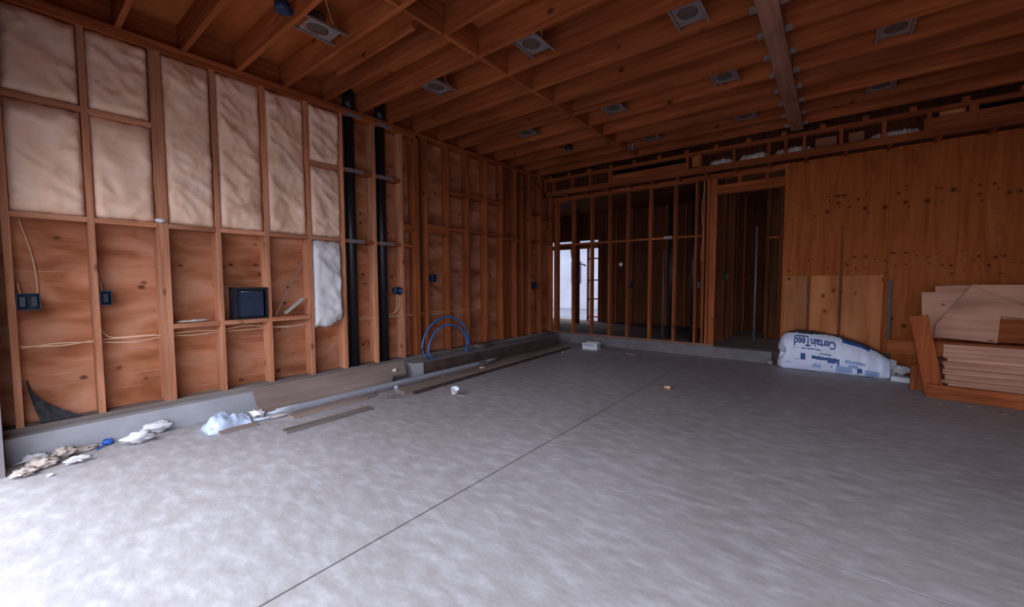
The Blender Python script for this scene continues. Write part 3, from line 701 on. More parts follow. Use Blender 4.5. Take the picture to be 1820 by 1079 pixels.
# boards flat on the floor
bm = BM(); add_beam(bm, (0.62, 1.55, 0.012), (0.60, 2.30, 0.012), 0.10, 0.020); add_beam(bm, (0.60, 2.30, 0.010), (0.585, 2.42, 0.010), 0.07, 0.016)
tag(build('scrap_board', bm, BOARD, org=(0.6, 1.6, 0)), 'thin dusty scrap board flat on the floor beside the conduits', 'board')
bm = BM(); add_beam(bm, (0.955, 1.36, 0.011), (0.945, 2.135, 0.011), 0.085, 0.021, up=(0.05, 0, 1)); 
tag(build('scrap_board', bm, GREYWOOD, org=(0.95, 1.4, 0)), 'short flat grey board on the open floor, nearest the camera', 'board')
bm = BM(); add_beam(bm, (0.560, 1.03, 0.010), (0.560, 1.30, 0.010), 0.07, 0.018)
tag(build('scrap_board', bm, BOARD, org=(0.56, 1.1, 0)), 'small brown board scrap in front of the crumpled blue-white plastic', 'board')
bm = BM(); add_beam(bm, (0.74, 2.62, 0.019), (0.60, 6.20, 0.019), 0.14, 0.037)
tag(build('floor_lumber', bm, BOARD, org=(0.7, 2.7, 0)), 'long dusty plank flat on the floor running towards the far corner', 'board')
bm = BM(); add_beam(bm, (0.62, 4.1, 0.0605), (0.52, 6.0, 0.0605), 0.06, 0.022) if False else add_beam(bm, (0.53, 3.4, 0.012), (0.47, 5.9, 0.012), 0.05, 0.022)
tag(build('floor_lumber', bm, GREYWOOD, org=(0.5, 3.5, 0)), 'narrow grey strip of lumber between the conduits and the long plank', 'board')
bm = BM(); add_beam(bm, (0.872, 2.70, 0.011), (0.712, 6.25, 0.011), 0.055, 0.020)  # added dark strip: the shade beside the long plank, painted as a piece
tag(build('plank_shade_strip', bm, plain('plank_shade_tone', (0.075, 0.055, 0.052), 0.9, 0.1, var=0.3, scale=8), org=(0.86, 2.7, 0)), 'thin dark strip on the floor standing for the shade along the open side of the long plank', 'board')
# crumpled film and debris
bm = BM(); rows = []; NU, NV = 34, 20
for j in range(NV + 1):
    v = j / NV; row = []
    for i in range(NU + 1):
        u = i / NU
        y = 0.90 + 0.44 * u; x = 0.27 + 0.30 * v + 0.02 * math.sin(u * 7)
        e = (max(0, math.sin(math.pi * u)) ** 0.55) * (max(0, math.sin(math.pi * v)) ** 0.6)
        hump = 0.75 + 0.35 * math.cos((u - 0.32) * 8.5)
        z = 0.003 + 0.125 * e * (0.55 + 0.45 * hump) + e * 0.05 * nz(u * 5, v * 4, 2.2, 4) - e * 0.03 * abs(nz(u * 7, v * 7, 8.2, 2))
        cx, cy = 0.42, 1.15; sh = 0.72 + 0.28 * e
        row.append(bm.verts.new((cx + (x - cx) * sh, cy + (y - cy) * sh, max(z, 0.003))))
    rows.append(row)
for j in range(NV):
    for i in range(NU): bm.faces.new((rows[j][i], rows[j][i + 1], rows[j + 1][i + 1], rows[j + 1][i])).smooth = True
ring = rows[0] + [r[-1] for r in rows[1:]] + rows[-1][-2::-1] + [r[0] for r in rows[-2:0:-1]]
bk = [bm.verts.new((v.co.x, v.co.y, 0.0005)) for v in ring]
for k in range(len(ring)): bm.faces.new((ring[k], ring[(k + 1) % len(ring)], bk[(k + 1) % len(ring)], bk[k]))
bm.faces.new(bk)
tag(build('crumpled_plastic', bm, SHEET, org=(0.42, 1.15, 0)), 'crumpled pale blue plastic sheet lying at the left end of the conduits', 'plastic sheet')
crumple('clear_wrapper', (0.47, 1.345, 0.028), (0.055, 0.06, 0.035), WHITEP, 'small crumpled clear wrapper at the near end of the conduits', 'wrapper', 11, amp=0.7)
crumple('white_rag', (0.145, 0.735, 0.001), (0.045, 0.10, 0.045), WHITEP, 'white crumpled rag against the curb, upper of two', 'rag', 21, amp=0.5)
crumple('white_rag', (0.30, 0.60, 0.001), (0.055, 0.095, 0.042), WHITEP, 'white crumpled rag on the open floor, lower of two', 'rag', 25, amp=0.5)
e = empty('tape_roll', (0.145, 0.41, 0), 'small bright blue crumpled tape on the ledge of debris by the curb', 'tape')
bm = BM(); add_lathe(bm, (0.14, 0.45, 0.002), [(0.018, 0), (0.030, 0.004), (0.032, 0.022), (0.026, 0.036), (0.014, 0.036), (0.012, 0.004)], 14); build('roll', bm, plain('bright_blue_tape', (0.03, 0.12, 0.50), 0.6), e)
bm = BM(); add_tube(bm, curve_pts([(0.15, 0.45, 0.02), (0.19, 0.42, 0.012), (0.23, 0.38, 0.006)], 5), 0.005, 5); build('loose_end', bm, plain('bright_blue_tape_end', (0.03, 0.12, 0.50), 0.6), e)
crumple('debris_mound', (0.17, 0.30, 0.0), (0.04, 0.11, 0.016), PAPER, 'low mound of sawdust and grit along the foot of the curb under the blue tape', 'debris', 31, amp=0.5)
for c, s, m, l, sd in (((0.155, 0.10, 0.0), (0.035, 0.075, 0.028), CARD, 'pale torn card leaning on the curb in the far left debris', 41),
                       ((0.32, 0.13, 0.0), (0.07, 0.085, 0.03), PAPER, 'crumpled brown paper in the far left debris, nearest the middle', 43),
                       ((0.42, 0.05, 0.0), (0.07, 0.06, 0.026), PAPER, 'crumpled tan paper at the lower left of the debris', 47),
                       ((0.42, 0.27, 0.0), (0.03, 0.06, 0.022), CARD, 'white torn card at the right end of the far left debris', 49),
                       ((0.24, 0.22, 0.0), (0.04, 0.06, 0.034), PAPER, 'brown crumpled wrapper between the curb and the white torn card', 51)):
    crumple('paper_scrap', c, s, m, l, 'paper scrap', sd, amp=0.75)
crumple('foam_bit', (0.555, 0.145, 0.0), (0.014, 0.018, 0.01), WHITEP, 'tiny white lump on the floor in front of the far left debris', 'foam', 55)
crumple('foam_bit', (0.235, 2.92, 0.112), (0.025, 0.03, 0.022), plain('cream_foam', (0.75, 0.68, 0.6)), 'small cream lump on the leaning board near its broken end', 'foam', 57)
crumple('foam_bit', (0.62, 2.66, 0.0), (0.022, 0.022, 0.03), SHEET, 'small pale blue lump beside the dry stalks', 'foam', 59)
crumple('foam_bit', (0.69, 3.99, 0.0375), (0.03, 0.06, 0.012), CHIP, 'small pale scrap on the long plank near the far end of the conduits', 'foam', 61)
crumple('rubble', (0.10, 4.60, 0.173), (0.10, 0.22, 0.03), plain('brown_grey_rubble', (0.22, 0.15, 0.13), 0.9, 0.1, var=0.4, scale=20), 'small heap of rubble on the curb right of the blue loops', 'rubble', 63, amp=0.7)
crumple('foam_bit', (0.84, 5.80, 0.0), (0.012, 0.012, 0.009), WHITEP, 'tiny white speck on the floor near the far left corner', 'foam', 65)
# dry stalks
bm = BM(); random.seed(5)
for k in range(34):
    a = random.uniform(0, 2 * math.pi); L = random.uniform(0.05, 0.15); h = random.uniform(0.01, 0.09)
    c = Vector((0.80 + random.uniform(-.03, .03), 2.46 + random.uniform(-.04, .04), 0.004))
    add_tube(bm, curve_pts([c, c + Vector((math.cos(a) * L * .5, math.sin(a) * L * .5, h)), c + Vector((math.cos(a) * L, math.sin(a) * L, h * random.uniform(.2, 1.2)))], 3), 0.0016, 4)
tag(build('dry_stalks', bm, TWIG, org=(0.8, 2.48, 0)), 'tuft of dry grey stalks on the floor beside the conduits', 'dry grass')
# paper cup on its side
e = empty('paper_cup', (1.26, 2.93, 0), 'white paper cup tipped on the floor with its string beside it', 'cup')
bm = BM(); n = 24; rings = []
ax = Vector((0.35, -0.25, 0.90)).normalized(); u = ax.cross(Vector((0, 0, 1))).normalized(); v = ax.cross(u); base = Vector((1.255, 2.93, 0.022))
for r, h in ((0.0, 0.0), (0.030, 0.0), (0.036, 0.03), (0.043, 0.062), (0.0455, 0.064), (0.041, 0.062), (0.033, 0.02), (0.0, 0.012)):
    rings.append([bm.verts.new(base + ax * h + (u * math.cos(2 * math.pi * k / n) + v * math.sin(2 * math.pi * k / n)) * max(r, 1e-4)) for k in range(n)])
for a, b in zip(rings, rings[1:]):
    for k in range(n): bm.faces.new((a[k], a[(k + 1) % n], b[(k + 1) % n], b[k])).smooth = True
build('cup', bm, WHITEP, e)
bm = BM(); add_tube(bm, curve_pts([(1.29, 2.93, 0.012), (1.33, 2.96, 0.004), (1.37, 2.95, 0.003)], 5), 0.002, 5); build('string', bm, WHITEP, e)
crumple('wood_chip', (2.95, 4.566, 0.0), (0.045, 0.035, 0.018), CHIP, 'small tan wood chip alone in the middle of the floor', 'wood chip', 71, amp=0.5)
bm = BM(); add_beam(bm, (1.72, 6.35, 0.004), (1.88, 6.33, 0.004), 0.015, 0.006); tag(build('wood_sliver', bm, CHIP, org=(1.8, 6.34, 0)), 'thin wood sliver on the floor in front of the back curb', 'wood chip')
# white carton near the back-left corner
e = empty('carton', (1.06, 6.42, 0), 'small white open carton on the floor near the far corner', 'box')
def rot(p, c, a): return Vector((c[0] + (p[0] - c[0]) * math.cos(a) - (p[1] - c[1]) * math.sin(a), c[1] + (p[0] - c[0]) * math.sin(a) + (p[1] - c[1]) * math.cos(a), p[2]))
def rbox(name, x0, x1, y0, y1, z0, z1, m, par, a=0.12, c=(1.06, 6.42)):
    bm = BM(); add_box(bm, x0, x1, y0, y1, z0, z1)
    for q in bm.verts: q.co = rot(q.co, c, a)
    return build(name, bm, m, par)
X0, X1, Y0, Y1, H = 0.92, 1.19, 6.33, 6.52, 0.115
bm = BM()
for a in ((X0, X1, Y0, Y0 + .004, 0, H), (X0, X1, Y1 - .004, Y1, 0, H), (X0, X0 + .004, Y0, Y1, 0, H), (X1 - .004, X1, Y0, Y1, 0, H), (X0, X1, Y0, Y1, 0, 0.004)): add_box(bm, *a)
for q in bm.verts: q.co = rot(q.co, (1.06, 6.42), 0.12)
build('carton_body', bm, CARD, e)
rbox('printed_band', X0 + .03, X1 - .06, Y0 - .001, Y0, H * .66, H * .76, BLUEINK, e)
rbox('printed_patch', X1, X1 + .001, Y0 + .04, Y1 - .04, 0.03, 0.09, PALEINK, e)
rbox('contents', X0 + .01, X1 - .01, Y0 + .01, Y1 - .01, 0.006, 0.085, plain('dark_nails', (0.05, 0.035, 0.03)), e)
# round plastic cap near the end of the curb
bm = BM(); add_tube(bm, [(3.66, 6.78, 0.03), (3.72, 6.76, 0.03)], 0.028, 14)
tag(build('pipe_cap', bm, plain('dim_grey_plastic', (0.30, 0.28, 0.30)), org=(3.69, 6.77, 0.0)), 'small grey round pipe end on the floor at the end of the back curb', 'pipe cap')

# ================================================================== BACK WALL THINGS
def backbox(x, z, label, y=6.86, r=False):
    e = empty('electrical_box', (x, y, z), label, 'electrical box', 'dark electrical boxes in the back framing')
    bm = BM(); add_box(bm, x - 0.03, x + 0.03, y - 0.005, y + 0.07, z - 0.05, z + 0.05, 0.005); build('shell', bm, BLACKPL, e)
    bm = BM(); add_box(bm, x - 0.016, x + 0.016, y - 0.009, y - 0.005, z - 0.03, z + 0.03, 0.002); build('face', bm, WIREK, e)
backbox(1.56, 1.12, 'dark electrical box on a back stud below the white lamp')
backbox(2.70, 1.13, 'dark electrical box beside the post left of the doorway')
e_ = backbox(2.945, 1.26, 'dark electrical box inside the doorway opening', y=7.54)
# small white lamp/smoke disc beyond studs
bm = BM(); add_lathe(bm, (1.38, 6.885, 1.49), [(0.0, -0.012), (0.03, -0.008), (0.036, 0.004), (0.03, 0.02), (0.0, 0.022)], 16, 'y')
bm.faces.ensure_lookup_table()
tag(build('white_disc', bm, WHITEP, org=(1.38, 6.88, 1.49)), 'small round white disc hanging between the back wall studs', 'disc')
bm = BM(); add_tube(bm, [(1.38, 6.90, 1.51), (1.40, 6.91, 1.70), (1.40, 6.91, 1.885)], 0.003, 5); tag(build('hanging_wire', bm, WIREK, org=(1.4, 6.91, 1.7)), 'thin dark wire holding the white disc between the back studs', 'wire')
# steel plate on the mid blocking
tag(boxo('nail_plate', 2.14, 2.27, 6.848, 6.853, 1.88, 1.93, STEELD, None, bev=0.0005, org=(2.2, 6.85, 1.9)), 'steel nail plate on the mid-height block of the back framing', 'bracket')
# wires down the post left of the door
for k, (dx, lab) in enumerate(((0.0, 'twisted dark wire running down beside the doorway post, left of two'), (0.045, 'thin dark wire running down beside the doorway post, right of two'))):
    bm = BM(); P = [(2.69 + dx + 0.014 * math.sin(i * 1.3 + k), 6.845 + 0.004 * math.sin(i), 2.74 - i * 0.155) for i in range(11 - k * 2)]
    add_tube(bm, curve_pts(P, 4), 0.0035, 5)
    tag(build('hanging_wire', bm, WIREY if k else WIREK, org=P[0]), lab, 'wire')
# dark wire hanging in the left corner
bm = BM(); add_tube(bm, curve_pts([(0.02, 6.42, 3.10), (0.03, 6.46, 2.9), (0.025, 6.50, 2.6), (0.03, 6.60, 2.35), (0.02, 6.50, 2.1), (0.02, 6.48, 1.95)], 6), 0.004, 5)
tag(build('hanging_wire', bm, WIREK, org=(0.02, 6.42, 3.1)), 'dark wire dangling down the far left corner', 'wire')
# plumbing behind the open studs
for i, (x, y, z0, z1, r, m, l) in enumerate(((1.95, 7.45, 0.165, 1.75, 0.014, plain('dim_pipe', (0.12, 0.11, 0.13), 0.5), 'thin grey pipe standing behind the open back studs'),
        (2.05, 7.55, 0.165, 2.6, 0.03, BLACKPL, 'black pipe standing behind the open back studs'),
        (2.50, 7.25, 0.165, 2.7, 0.03, BLACKPL, 'black pipe standing close behind the studs near the doorway'),
        (3.33, 7.9, 0.165, 2.1, 0.016, plain('dim_pipe', (0.12, 0.11, 0.13), 0.5), 'grey vertical pipe inside the dark doorway'))):
    bm = BM(); add_tube(bm, [(x, y, z0), (x, y, z1)], r, 12)
    tag(build('standing_pipe', bm, m, org=(x, y, z0)), l, 'pipe')
bm = BM(); add_tube(bm, curve_pts([(-1.05, 9.35, 2.02), (-1.02, 9.34, 1.80), (-0.95, 9.33, 1.70), (-0.70, 9.33, 1.62), (-0.62, 9.36, 1.58)], 6), 0.02, 8)
tag(build('bent_pipe', bm, WIREY, org=(-1.0, 9.34, 1.8)), 'bent orange pipe hanging under the far opening header', 'pipe')
# silver flexible duct lying in the soffit
def foil_duct(x0, x1, y, z, r, lab, seed):
    bm = BM(); n = int((x1 - x0) / 0.012); pts = []; rs = []
    for i in range(n + 1):
        x = x0 + (x1 - x0) * i / n
        pts.append((x, y + 0.012 * nz(x * 3, seed, 0), z + 0.015 * nz(x * 4, seed, 4)))
        e = min(1, min(i, n - i) / 6 + 0.35)
        rs.append(r * e * (1 + 0.13 * (1 if i % 3 == 0 else -1) * random.uniform(0.4, 1) + 0.18 * nz(x * 9, seed, 2)))
    rings = add_tube(bm, pts, rs, 14)
    for rg in rings:
        for q in rg: q.co += Vector((0, 0.012 * nz(q.co.x * 30, q.co.z * 40, 5), 0.012 * nz(q.co.x * 30, q.co.z * 40, 9)))
    tag(build('foil_duct', bm, FOIL, org=(x0, y, z - r)), lab, 'duct', 'crinkled silver ducts in the soffit')
foil_duct(2.86, 3.19, 6.64, 2.90, 0.072, 'crinkled silver duct in the soffit, left piece next to the light block', 1)
foil_duct(3.26, 3.60, 6.64, 2.905, 0.075, 'crinkled silver duct in the soffit, second piece from the left', 2)
foil_duct(3.68, 4.10, 6.64, 2.895, 0.070, 'crinkled silver duct in the soffit below the beam end', 3)
foil_duct(4.63, 5.10, 6.64, 2.890, 0.066, 'crinkled silver duct in the soffit right of the beam', 4)
for x0, x1, l in ((4.12, 4.34, 'brown paper-faced pad tucked in the soffit just right of the beam'), (4.45, 4.60, 'brown paper-faced pad tucked in the soffit further right of the beam')):
    bm = BM(); add_box(bm, x0, x1, 6.62, 6.64, 2.82, 3.02, 0.006); tag(build('kraft_pad', bm, plain('brown_kraft', (0.30, 0.13, 0.07), 0.8), org=(x0, 6.63, 2.89)), l, 'insulation')

# ================================================================== CEILING FIXTURES
def fixture(x, y, lab, k):
    z = JZ0 + 0.035
    e = empty('recessed_light_housing', (x, y, z), lab, 'recessed light', 'recessed light housings between the joists')
    for dx in (-0.105, 0.105):
        bm = BM(); add_box(bm, x + dx - 0.008, x + dx + 0.008, y - 0.183, y + 0.183, z, z + 0.003); add_box(bm, x + dx - 0.0015, x + dx + 0.0015, y - 0.183, y + 0.183, z + 0.0025, z + 0.02)
        build('hanger_bar', bm, STEELD, e)
    bm = BM()   # plate with a round opening
    n = 24; out = []; inn = []
    for i in range(n):
        a = 2 * math.pi * i / n; c, s = math.cos(a), math.sin(a); q = 1 / max(abs(c), abs(s))
        out.append((x + 0.092 * c * q, y + 0.125 * s * q)); inn.append((x + 0.072 * c, y - 0.02 + 0.085 * s))
    for zz in (0.006, 0.009):
        vo = [bm.verts.new((p[0], p[1], z + zz)) for p in out]; vi = [bm.verts.new((p[0], p[1], z + zz)) for p in inn]
        for i in range(n): bm.faces.new((vo[i], vo[(i + 1) % n], vi[(i + 1) % n], vi[i]))
    build('mounting_plate', bm, STEELD, e)
    bm = BM(); add_lathe(bm, (x, y - 0.02, z), [(0.066, 0.009), (0.066, 0.115), (0.0, 0.118)], 22); build('can', bm, plain('dark_can', (0.10, 0.07, 0.06), 0.6), e)
    bm = BM(); add_box(bm, x - 0.055, x + 0.055, y + 0.075, y + 0.125, z + 0.01, z + 0.07, 0.003); build('junction_box', bm, STEEL, e)
    bm = BM(); add_tube(bm, curve_pts([(x + 0.03, y + 0.10, z + 0.07), (x + 0.06, y + 0.05, z + 0.14), (x + 0.16, y - 0.03, z + 0.18), (x + 0.3, y - 0.05, z + 0.19)], 5), 0.004, 5); build('cable', bm, WIREY, e)
FX = [(1.10, 1.671, 'recessed light housing nearest the camera, above the insulated wall'), (1.10, 2.890, 'recessed light housing second from the camera in the row nearest the left wall'),
      (1.06, 4.516, 'recessed light housing near the black coil in the row nearest the left wall'), (2.30, 2.890, 'recessed light housing right of the bridging row, nearest the camera'),
      (2.30, 4.516, 'recessed light housing right of the bridging row, middle one'), (2.30, 5.735, 'recessed light housing right of the bridging row, deepest one'),
      (3.44, 3.297, 'recessed light housing left of the beam, cut by the top of the picture'), (3.46, 4.516, 'recessed light housing left of the beam, middle of its row'),
      (3.46, 5.735, 'recessed light housing left of the beam, deepest of its row'), (4.68, 4.516, 'recessed light housing right of the beam, nearer one'), (4.68, 5.735, 'recessed light housing right of the beam, deeper one')]
for k, (x, y, l) in enumerate(FX): fixture(x, y, l, k)
def round_box(x, y, lab, z=JZ0 + 0.03, s=1):
    e = empty('round_ceiling_box', (x, y, z), lab, 'electrical box', 'round dark boxes on the joists')
    bm = BM(); add_lathe(bm, (x, y, z), [(0.040, -0.012), (0.050, -0.012), (0.052, 0.055), (0.0, 0.057)], 20); build('shell', bm, BLUEBOX if s else BLACKPL, e)
    bm = BM(); add_lathe(bm, (x, y, z), [(0.0, 0.02), (0.044, 0.02)], 20); build('inside', bm, BLACKPL, e)
    bm = BM(); add_box(bm, x - 0.012, x + 0.012, y + 0.05, y + 0.075, z, z + 0.04); build('bracket', bm, BLUEBOX, e)
round_box(1.14, 1.375, 'round dark blue box on a joist near the top left of the picture')
round_box(1.15, 5.44, 'round dark box on a joist deep at the left, beyond the black coil', s=0)
bm = BM(); add_tube(bm, [(1.25 + 0.10 * math.cos(a * math.pi / 16), 5.12 + 0.015 * a / 32, 3.20 + 0.075 * math.sin(a * math.pi / 16)) for a in range(33)] + [(1.25 + 0.095 * math.cos(a * math.pi / 16), 5.15, 3.20 + 0.07 * math.sin(a * math.pi / 16)) for a in range(33)], 0.007, 6)
tag(build('cable_coil', bm, BLACKPL, org=(1.25, 5.12, 3.2)), 'black cable coil hanging from a far joist bay', 'cable coil')
e = empty('wire_connector', (1.98, 5.86, 3.19), 'small blue plastic connector hanging from a far joist', 'connector')
bm = BM(); add_box(bm, 1.965, 1.995, 5.88, 5.90, 3.12, 3.18, 0.004); build('connector', bm, BLUECON, e)
bm = BM(); add_box(bm, 1.972, 1.988, 5.88, 5.90, 3.18, 3.215, 0.002); build('tip', bm, CHIP, e)
# cables along the joists
for pts, l in (([(0.3, 1.1, 3.33), (0.7, 1.12, 3.30), (1.3, 1.10, 3.33), (2.2, 1.12, 3.34)], 'thin dark cable strung in a joist bay above the insulated wall'),
               ([(4.0, 3.06, 3.147), (4.9, 3.067, 3.150), (6.0, 3.07, 3.15)], 'dark cable crossing under the beam along a joist on the right'),
               ([(4.60, 5.95, 3.30), (4.45, 6.0, 3.20), (4.30, 6.05, 3.18), (4.1, 6.0, 3.30)], 'blue-grey cable drooping from the joists right of the beam')):
    bm = BM(); add_tube(bm, curve_pts(pts, 6), 0.004, 6); tag(build('ceiling_cable', bm, WIREK, org=pts[0]), l, 'cable')
# short diagonal brace between joists, top left
bm = BM(); add_beam(bm, (0.62, 2.08, 3.175), (1.75, 2.08, 3.175), 0.038, 0.038)
tag(build('nailer_strip', bm, WX, org=(1.2, 2.08, 3.17)), 'narrow wooden nailer hanging between two joists above the insulated wall', 'board')

# ================================================================== RIGHT: BAG AND LUMBER
# insulation bag lying on its side against the plywood
BX_A, BX_B = 3.785, 4.93
def bag_h(u):   # height along the bag
    xs = [(0, 0.34), (0.04, 0.45), (0.10, 0.50), (0.2, 0.535), (0.35, 0.525), (0.55, 0.49), (0.75, 0.42), (0.88, 0.34), (0.96, 0.275), (1.0, 0.25)]
    for (a, p), (b, q) in zip(xs, xs[1:]):
        if u <= b: return p + (q - p) * (u - a) / (b - a)
    return xs[-1][1]
def bag_pt(u, t, off=0.0):
    """t: 0..1 once around the section, starting at the bottom front edge and going up the front"""
    h = bag_h(u); d = 0.30 - 0.08 * max(0, u - 0.7) / 0.3
    a = 2 * math.pi * t - math.pi * 0.62; ex = 2 / 3.0
    c, s = math.cos(a), math.sin(a)
    px = -math.copysign(abs(c) ** ex, c); pz = math.copysign(abs(s) ** ex, s)
    end = min(1.0, (min(u, 1 - u) / 0.06)) ** 0.5 if u < 0.5 else min(1.0, 0.72 + (1 - u) / 0.06 * 0.28)
    end = max(end, 0.10)
    yc = 6.655 + 0.0 * u; sk = 0.045 * (pz * 0.5 + 0.5)
    pinch = 0
    if u < 0.10: pinch = 0.10 * (1 - u / 0.10) * math.exp(-((pz - 0.10) / 0.28) ** 2)   # notch in the left end
    y = yc + px * d / 2 * end + sk; z = h / 2 + pz * h / 2 * (0.80 + 0.20 * end)
    x = BX_A + (BX_B - BX_A) * u + pinch
    n = 0.010 * nz(u * 7, t * 6, 1.0, 3)
    y += n - 0.0 ; z += 0.006 * nz(u * 9, t * 7, 5.0, 3)
    return Vector((x, y - off, max(z, 0.002)))
bag = empty('insulation_bag', (4.35, 6.64, 0), 'white plastic insulation bag with upside-down blue print lying against the plywood', 'bag')
bm = BM(); NU, NT = 90, 64; rows = []
for i in range(NU + 1): rows.append([bm.verts.new(bag_pt(i / NU, j / NT)) for j in range(NT)])
for i in range(NU):
    for j in range(NT):
        f = bm.faces.new((rows[i][j], rows[i][(j + 1) % NT], rows[i + 1][(j + 1) % NT], rows[i + 1][j])); f.smooth = True
        t = (j + 0.5) / NT; u = i / NU
        a = 2 * math.pi * t - math.pi * 0.62; 
        zt = 0.50 + 0.10 * math.sin(u * 5)
        top = 0.53 < t < 0.80
        f.material_index = 1 if (0.485 + 0.03 * math.sin(u * 14 + 1) - 0.03 * u) < t < 0.60 else (2 if 0.60 <= t < 0.9 else 0)
bm.faces.new(rows[0]); bm.faces.new(rows[-1])
CLEARTOP = plain('clear_film_over_grey', (0.26, 0.25, 0.27), 0.25, 0.6, var=0.35, scale=14)
build('bag_body', bm, [BAGW, plain('dark_seam', (0.05, 0.045, 0.06), 0.4, 0.4, var=0.5, scale=18), CLEARTOP], bag)
# print on the bag (front face): (u, z) -> surface point; v from 0 (floor) to 1 (top)
def front(u, v, off=0.004):
    # find t on the front for height fraction v
    lo, hi = 0.06, 0.50
    for _ in range(18):
        mid = (lo + hi) / 2
        if bag_pt(u, mid).z < v * bag_h(u): lo = mid
        else: hi = mid
    p = bag_pt(u, (lo + hi) / 2); q = bag_pt(u, (lo + hi) / 2 + 0.01)
    nn = (q - p).cross(Vector((1, 0, 0))); nn.normalize()
    if nn.y > 0: nn = -nn
    return p + nn * off
def print_patch(name, u0, u1, v0, v1, mat, wob=0.0, seed=0, slant=0.0):
    bm = BM(); n, mm = 14, 4; g = []
    for i in range(n + 1):
        u = u0 + (u1 - u0) * i / n; row = []
        for j in range(mm + 1):
            v = v0 + (v1 - v0) * j / mm
            if j in (0, mm) and wob: v += wob * (v1 - v0) * nz(u * 60, j + seed, 0, 2)
            row.append(bm.verts.new(front(u, v + slant * (u - u0))))
        g.append(row)
    for i in range(n):
        for j in range(mm): bm.faces.new((g[i][j], g[i + 1][j], g[i + 1][j + 1], g[i][j + 1]))
    return build(name, bm, mat, bag)
cu = bpy.data.curves.new('brand_lettering', 'FONT'); cu.body = 'CertainTeed'; cu.size = 1.0; cu.space_character = 0.95; cu.offset = 0.028
cu.resolution_u = 3
tmp = bpy.data.objects.new('tmp_lettering', cu); link(tmp)
dg = bpy.context.evaluated_depsgraph_get(); me = bpy.data.meshes.new_from_object(tmp.evaluated_get(dg))
bm = BM(); bm.from_mesh(me); bpy.data.objects.remove(tmp); bpy.data.meshes.remove(me)
bmesh.ops.subdivide_edges(bm, edges=[e for e in bm.edges if e.calc_length() > 0.12], cuts=2)
xs = [v.co.x for v in bm.verts]; xa, xb = min(xs), max(xs); U0, U1 = 0.165, 0.548
for v in bm.verts:
    fx = (v.co.x - xa) / (xb - xa); fy = v.co.y / 0.73
    u = U1 - (U1 - U0) * fx                      # upside down: reads from right to left
    vv = 0.825 - 0.20 * fy
    v.co = front(u, vv, 0.005)
bmesh.ops.triangulate(bm, faces=bm.faces)
build('brand_lettering', bm, BLUEINK, bag)
print_patch('tag_line', 0.165, 0.300, 0.850, 0.880, BLUEINK, 0.5)
print_patch('print_line', 0.235, 0.415, 0.565, 0.590, BLUEINK, 0.6)
print_patch('print_line', 0.150, 0.215, 0.575, 0.590, PALEINK, 0.6)
print_patch('print_block', 0.232, 0.277, 0.295, 0.455, BLUEINK)
print_patch('print_line', 0.175, 0.225, 0.285, 0.305, PALEINK, 0.6)
print_patch('product_line', 0.335, 0.575, 0.34, 0.425, BLUEINK, 0.4, 3, -0.05)
print_patch('product_initial', 0.565, 0.582, 0.255, 0.42, BLUEINK)
print_patch('product_flourish', 0.480, 0.555, 0.285, 0.35, BLUEINK, 0.4, 7)
print_patch('print_line', 0.405, 0.510, 0.475, 0.500, BLUEINK, 0.7, 4)
print_patch('pale_arc', 0.63, 0.80, 0.36, 0.44, PALEINK, 0.5, 5)
print_patch('pale_arc', 0.66, 0.74, 0.24, 0.33, PALEINK, 0.5, 6)
print_patch('pale_patch', 0.555, 0.690, 0.085, 0.25, PALEINK, 0.3, 2)
print_patch('print_dot', 0.735, 0.775, 0.12, 0.26, BLUEINK, 0.4, 1)
print_patch('pale_patch', 0.800, 0.915, 0.07, 0.26, PALEINK, 0.25, 9)
print_patch('print_dot', 0.505, 0.525, 0.17, 0.225, PALEINK)
print_patch('pale_arc', 0.345, 0.42, 0.13, 0.22, PALEINK, 1.0, 8)
print_patch('print_line', 0.09, 0.15, 0.20, 0.225, PALEINK, 0.8, 8)
print_patch('seam_print', 0.60, 0.83, 0.865, 0.955, BLUEINK, 0.3, 8)
# folded tail and white lumps right of the bag
bm = BM(); rows = []
for i in range(9):
    u = i / 8
    rows.append([bm.verts.new((4.925 + 0.055 * u, 6.56 + 0.05 * math.sin(j * 1.9 + i) * 0.3 + 0.12 * (j / 9), 0.03 + (0.23 - 0.02 * u) * (1 - j / 9) + 0.004 * math.sin(i * 2 + j))) for j in range(10)])
for i in range(8):
    for j in range(9): bm.faces.new((rows[i][j], rows[i + 1][j], rows[i + 1][j + 1], rows[i][j + 1])).smooth = True
bmesh.ops.solidify(bm, geom=list(bm.faces), thickness=0.006)
build('bag_tail', bm, WHITEP, bag)
crumple('crumpled_liner', (5.03, 6.62, 0.062), (0.085, 0.06, 0.062), plain('dull_white_film', (0.52, 0.50, 0.50), 0.6), 'grey-white crumpled liner resting on the white slab right of the bag', 'liner', 81, amp=0.35)
bm = BM(); add_box(bm, 4.935, 5.105, 6.50, 6.66, 0.0, 0.060, 0.008)
for v in bm.verts: v.co = rot(v.co, (5.02, 6.58), -0.08) + Vector((0, 0, 0.004 * math.sin(v.co.x * 70)))
tag(build('foam_slab', bm, plain('white_foam', (0.62, 0.64, 0.68), 0.7, var=0.06), org=(5.02, 6.58, 0)), 'flat white foam slab on the floor right of the bag', 'foam')
# grey metal strip leaning on the plywood
bm = BM(); add_beam(bm, (4.915, 6.80, 0.002), (4.912, 6.832, 1.20), 0.030, 0.008, up=(0, 1, 0)); add_beam(bm, (4.929, 6.79, 0.002), (4.926, 6.822, 1.20), 0.005, 0.024, up=(0, 1, 0))
tag(build('metal_angle', bm, plain('dim_blue_grey_metal', (0.12, 0.105, 0.115), 0.6, 0.3, 0.1), org=(4.92, 6.8, 0)), 'upright grey metal angle leaning on the plywood between bag and lumber pile', 'metal strip')

